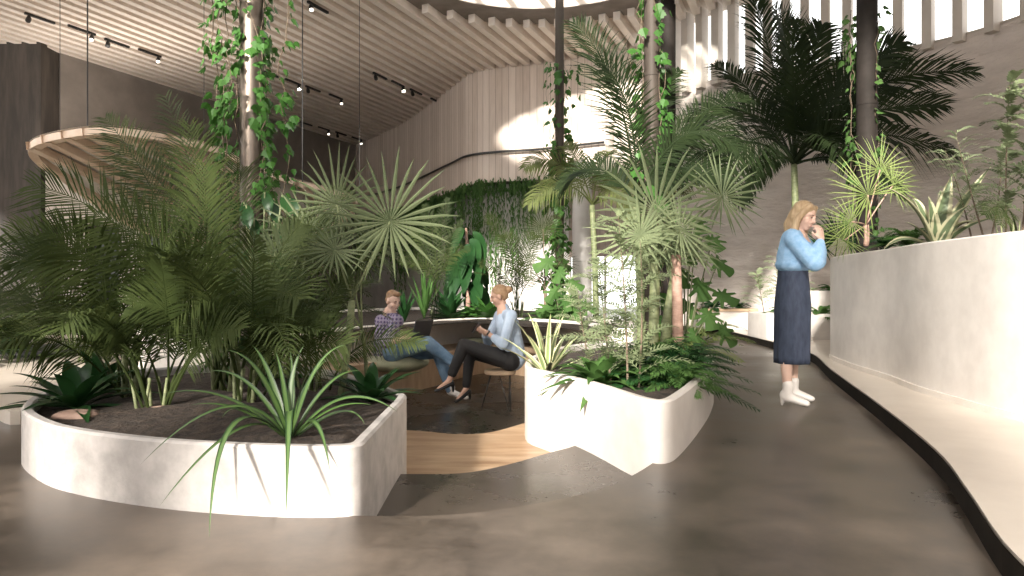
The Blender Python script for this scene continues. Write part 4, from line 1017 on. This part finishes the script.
# skirt: a hanging tube with folds
m = MB(); vs = []; fs = []; nn = 64; kk = 16
for i in range(kk+1):
    u = i/kk; z = 1.15-.8*u; rx = lerp(.115,.145,min(1,u*2.5)) if u < .4 else lerp(.145,.142,(u-.4)/.6); ry = rx*1.05
    for j in range(nn):
        a = 6.28318*j/nn; w_ = 1+.035*u*math.sin(a*7+1)+.02*u*math.sin(a*13); vs.append(W(-.012+math.cos(a)*rx*w_-.01*u, .05+math.sin(a)*ry*w_, z))
for i in range(kk):
    for j in range(nn): fs.append((i*nn+j,(i+1)*nn+j,(i+1)*nn+(j+1)%nn,i*nn+(j+1)%nn))
m.add(vs,fs); sk_ = m.build('skirt','skirt_navy',t,smooth=True); sm = sk_.modifiers.new('s','SOLIDIFY'); sm.thickness = .012
m = MB(); vs = []
for i,z in enumerate((1.12,1.175)):
    for j in range(nn): a = 6.28318*j/nn; vs.append(W(-.012+math.cos(a)*.12, .05+math.sin(a)*.125, z))
m.add(vs,[(j,(j+1)%nn,nn+(j+1)%nn,nn+j) for j in range(nn)]); m.build('waistband','skirt_navy',t,smooth=True)
for x,y in ((-.085,-.02),(.06,.22)):
    a = W(x-.035,y,.045); shoe(t,'ankle_boot','boot_white',a,a+V((.155,-.07,-.035)),.09,.04,.045,.13)

t.scale = (1.02,1.02,1.025)
# ---- seated woman on the stool (facing left)
zf = -.36
t = thing('person','seated woman in a pale blue shirt and black trousers with legs crossed, holding a phone','person',(P(508,300,7.6).x,7.6,.0))
S = lambda x,y,d: P(x,y,d)
hip = S(512,357,7.6); chest = S(507,325,7.6); neck = S(503,309,7.6); hc = S(499,296,7.6)
RS, LS = S(511,316,7.42), S(500,316,7.80); RE, LE = S(503,345,7.34), S(488,341,7.82); RW, LW = S(488,333,7.42), S(484,331,7.62)
m = MB(); q, M = head(m, hc, V((-.93,.05,-.35)), V((-.3,0,1)), 1.02)
chain(m, [hc+V((.03,0,-.06)), neck+V((.01,0,-.02))],[.048,.055]); chain(m,[neck,chest,hip],[.07,.12,.14]); chain(m,[RS,LS],[.05,.05])
for s_,e_,w_ in ((RS,RE,RW),(LS,LE,LW)): chain(m,[s_,e_,w_],[.046,.038,.024])
hand(m, RW, (-.9,.2,.35),(0,.8,.5),.9,.92,1); hand(m, LW, (-.9,-.3,.3),(0,-.7,.5),.9,.92,-1)
K1, A1 = S(464,345,7.55), S(449,381,7.5); K2, A2 = S(470,352,7.78), S(466,389,7.75)
H1, H2 = S(510,361,7.5), S(510,361,7.72)
for h_,k_,a_ in ((H1,K1,A1),(H2,K2,A2)): chain(m,[h_,k_,a_],[.08,.055,.032])
T1 = S(436,391,7.42); T2 = S(456,402,7.62)
chain(m,[A1,A1.lerp(T1,.8)],[.03,.024]); chain(m,[A2,A2.lerp(T2,.8)],[.03,.024]); fuse(m,'body','skin',t,.007,3); features(t,q,M)
m = MB(); m.ball(q(0,-.025,.042),(.082,.094,.084),16,10,M); m.ball(q(0,-.05,0),(.078,.06,.07),14,8,M); m.ball(q(0,-.125,.03),(.042,.04,.042),12,8,M); fuse(m,'hair','hair_fair',t,.008,3)
m = MB(); chain(m,[neck+V((.02,0,-.05)),chest,hip+V((0,0,.05)),hip+V((.0,0,-.0))],[.085,.14,.15,.158]); chain(m,[RS,LS],[.072,.072])
for s_,e_,w_ in ((RS,RE,RW),(LS,LE,LW)): chain(m,[s_,e_,e_.lerp(w_,.55)],[.068,.058,.048])
chain(m,[neck+V((.01,0,-.03)),neck+V((.012,0,.012))],[.075,.06]); fuse(m,'shirt','shirt_blue',t,.009,3)
m = MB(); chain(m,[H1,K1,A1.lerp(K1,.22)],[.105,.075,.055]); chain(m,[H2,K2,A2.lerp(K2,.12)],[.105,.075,.05]); chain(m,[H1,H2],[.115,.115]); chain(m,[hip,H1.lerp(H2,.5)],[.145,.125]); fuse(m,'trousers','trousers_black',t,.009,3)
for a_,t_ in ((A1,T1),(A2,T2)):
    h_ = a_+V((.035,0,-.055)); s_ = shoe(t,'heeled_shoe','shoe_black',h_,t_+V((0,0,-.01)),.05,.032,.075)
m = MB(); m.tube([RW+V((.012,0,-.004)),RW+V((-.006,0,.006))],.03,14); m.build('wristwatch','shoe_black',t)
pc = LW.lerp(RW,.5)+V((-.11,0,.05)); m = MB(); m.obox(pc, V((.036,-.012,.055)), V((.012,.036,0)), V((.004,0,-.003)))
tag(m.build('phone','black_metal'),"dark phone held in the seated woman's hands",'phone')
# ---- stool
sc_ = P(500,370,7.6); t = thing('stool','round wooden stool with thin black hairpin legs under the seated woman','stool',(sc_.x,7.6,zf))
m = MB(); m.tube([(sc_.x,7.6,.045),(sc_.x,7.6,.052),(sc_.x,7.6,.082),(sc_.x,7.6,.09)],[.165,.175,.175,.165],36); m.build('seat','bench_wood',t,smooth=True,auto=.6)
for k in range(3):
    a = 1.1+k*2.094; m = MB(); o = V((math.cos(a),math.sin(a),0)); s_ = V((-o.y,o.x,0)); b = V((sc_.x,7.6,0))
    m.tube([b+o*.1+s_*.07+V((0,0,.048)), b+o*.205+s_*.008+V((0,0,zf+.012)), b+o*.205-s_*.008+V((0,0,zf+.012)), b+o*.1-s_*.07+V((0,0,.048))],.0065,8); m.build('leg','black_metal',t,smooth=True)

# ---- seated man with laptop (facing right)
d = 8.35
t = thing('person','seated man in a purple plaid shirt and jeans typing on a laptop','person',(P(392,350,d).x,d,.0))
hip = S(386,349,8.55); chest = S(388,325,8.5); neck = S(390,312,8.45); hc = S(393,301,8.4)
RS, LS = S(397,321,8.22), S(381,321,8.7); RE, LE = S(386,343,8.02), S(392,343,8.7); RW, LW = S(408,338,8.05), S(411,336,8.35)
m = MB(); q, M = head(m, hc, V((.7,-.62,-.4)), V((.25,-.2,1)), 1.05)
chain(m,[hc+V((-.02,.03,-.06)),neck],[.055,.062]); chain(m,[neck,chest,hip],[.08,.14,.15]); chain(m,[RS,LS],[.055,.055])
for s_,e_,w_ in ((RS,RE,RW),(LS,LE,LW)): chain(m,[s_,e_,w_],[.055,.045,.029])
hand(m,RW,(.9,.25,-.05),(0,.1,-1),.5,1.05,1); hand(m,LW,(.9,-.2,-.05),(0,0,-1),.5,1.05,-1)
H1,K1,A1 = S(392,353,8.3),S(428,343,8.05),S(452,361,8.1); H2,K2,A2 = S(392,353,8.6),S(438,352,8.35),S(450,388,8.3)
for h_,k_,a_ in ((H1,K1,A1),(H2,K2,A2)): chain(m,[h_,k_,a_],[.085,.06,.036])
fuse(m,'body','skin_pale',t,.007,3); features(t,q,M,1.05)
m = MB(); m.ball(q(0,-.03,.05),(.08,.093,.078),16,10,M); m.ball(q(0,.03,.1),(.055,.05,.032),14,8,M); m.ball(q(0,-.055,0),(.075,.05,.06),12,8,M); fuse(m,'hair','hair_brown',t,.008,2)
m = MB(); chain(m,[neck+V((0,.02,-.06)),chest,hip,hip+V((0,0,-.05))],[.1,.165,.165,.165]); chain(m,[RS,LS],[.085,.085])
for s_,e_,w_ in ((RS,RE,RW),(LS,LE,LW)): chain(m,[s_,e_,e_.lerp(w_,.12)],[.08,.068,.06])
chain(m,[neck+V((0,0,-.04)),neck+V((0,0,.005))],[.085,.07]); fuse(m,'shirt','plaid',t,.009,3)
m = MB(); chain(m,[H1,K1,A1],[.11,.085,.062]); chain(m,[H2,K2,A2.lerp(K2,-.03)],[.11,.085,.062]); chain(m,[H1,H2],[.12,.12]); fuse(m,'jeans','jeans',t,.009,3)
shoe(t,'sneaker','boot_white',A1+V((.01,0,-.05)),A1+V((.2,-.06,.0)),.085,.043,0,.08); shoe(t,'sneaker','boot_white',A2+V((-.01,0,-.085)),V((A2.x+.2,A2.y-.12,zf+.025)),.085,.043,0,.09)
# laptop on his lap: base plus tilted screen seen from behind
lb = S(412,341,8.15); t = thing('laptop','dark open laptop on the seated man\'s lap','laptop',tuple(lb))
ax = V((.5,.86,0)).normalized(); fw = V((.86,-.5,0)).normalized()
m = MB(); m.obox(lb+V((0,0,.012)), ax*.17, fw*.11, V((0,0,.009))); m.build('keyboard_base','laptop_grey',t)
hi = lb+fw*.115+V((0,0,.02)); su = (V((0,0,1))*.94+fw*.3).normalized(); m = MB(); m.obox(hi+su*.12, ax*.17, su*.12, su.cross(ax)*.005); m.build('screen','laptop_grey',t)
# olive cushions
def cushion(c, r, lab, ry=None):
    m = MB(); m.ball(c,(r,ry or r,r*.3),24,12); return tag(m.build('seat_cushion','cushion_olive',smooth=True), lab, 'cushion')
cushion(S(396,362,8.62), .42, 'large olive cushion under the seated man')
cushion(V((-.62,10.75,.16)), .2, 'small olive cushion on the bench between the two seated people')
cushion(V((-1.25,9.75,.16)), .22, 'small olive cushion on the bench behind the laptop')
# ---------------------------------------------------------------- light and camera
w = bpy.data.worlds.new('World'); sc.world = w; w.use_nodes = True
bg = w.node_tree.nodes['Background']; bg.inputs[0].default_value = (1,.975,.95,1); bg.inputs[1].default_value = 2.9
sun = bpy.data.lights.new('Sun','SUN'); sun.energy = 13.5; sun.angle = math.radians(3.5); sun.color = (1,.93,.84)
so = bpy.data.objects.new('Sun', sun); col.objects.link(so)
sd = V((.34,1,-.42)).normalized(); so.rotation_euler = sd.to_track_quat('-Z','Y').to_euler()
cam = bpy.data.cameras.new('Camera'); co = bpy.data.objects.new('Camera', cam); col.objects.link(co)
cam.sensor_width = 36; cam.lens = F/1024*36; co.location = (0,0,H); co.rotation_euler = (math.pi/2,0,0)
cam.clip_start = .05; cam.clip_end = 200
sc.camera = co
vs_ = sc.view_settings; vs_.view_transform = 'Standard'; vs_.look = 'None'; vs_.gamma = 1; vs_.exposure = 0
try: vs_.use_curve_mapping = False
except Exception: pass
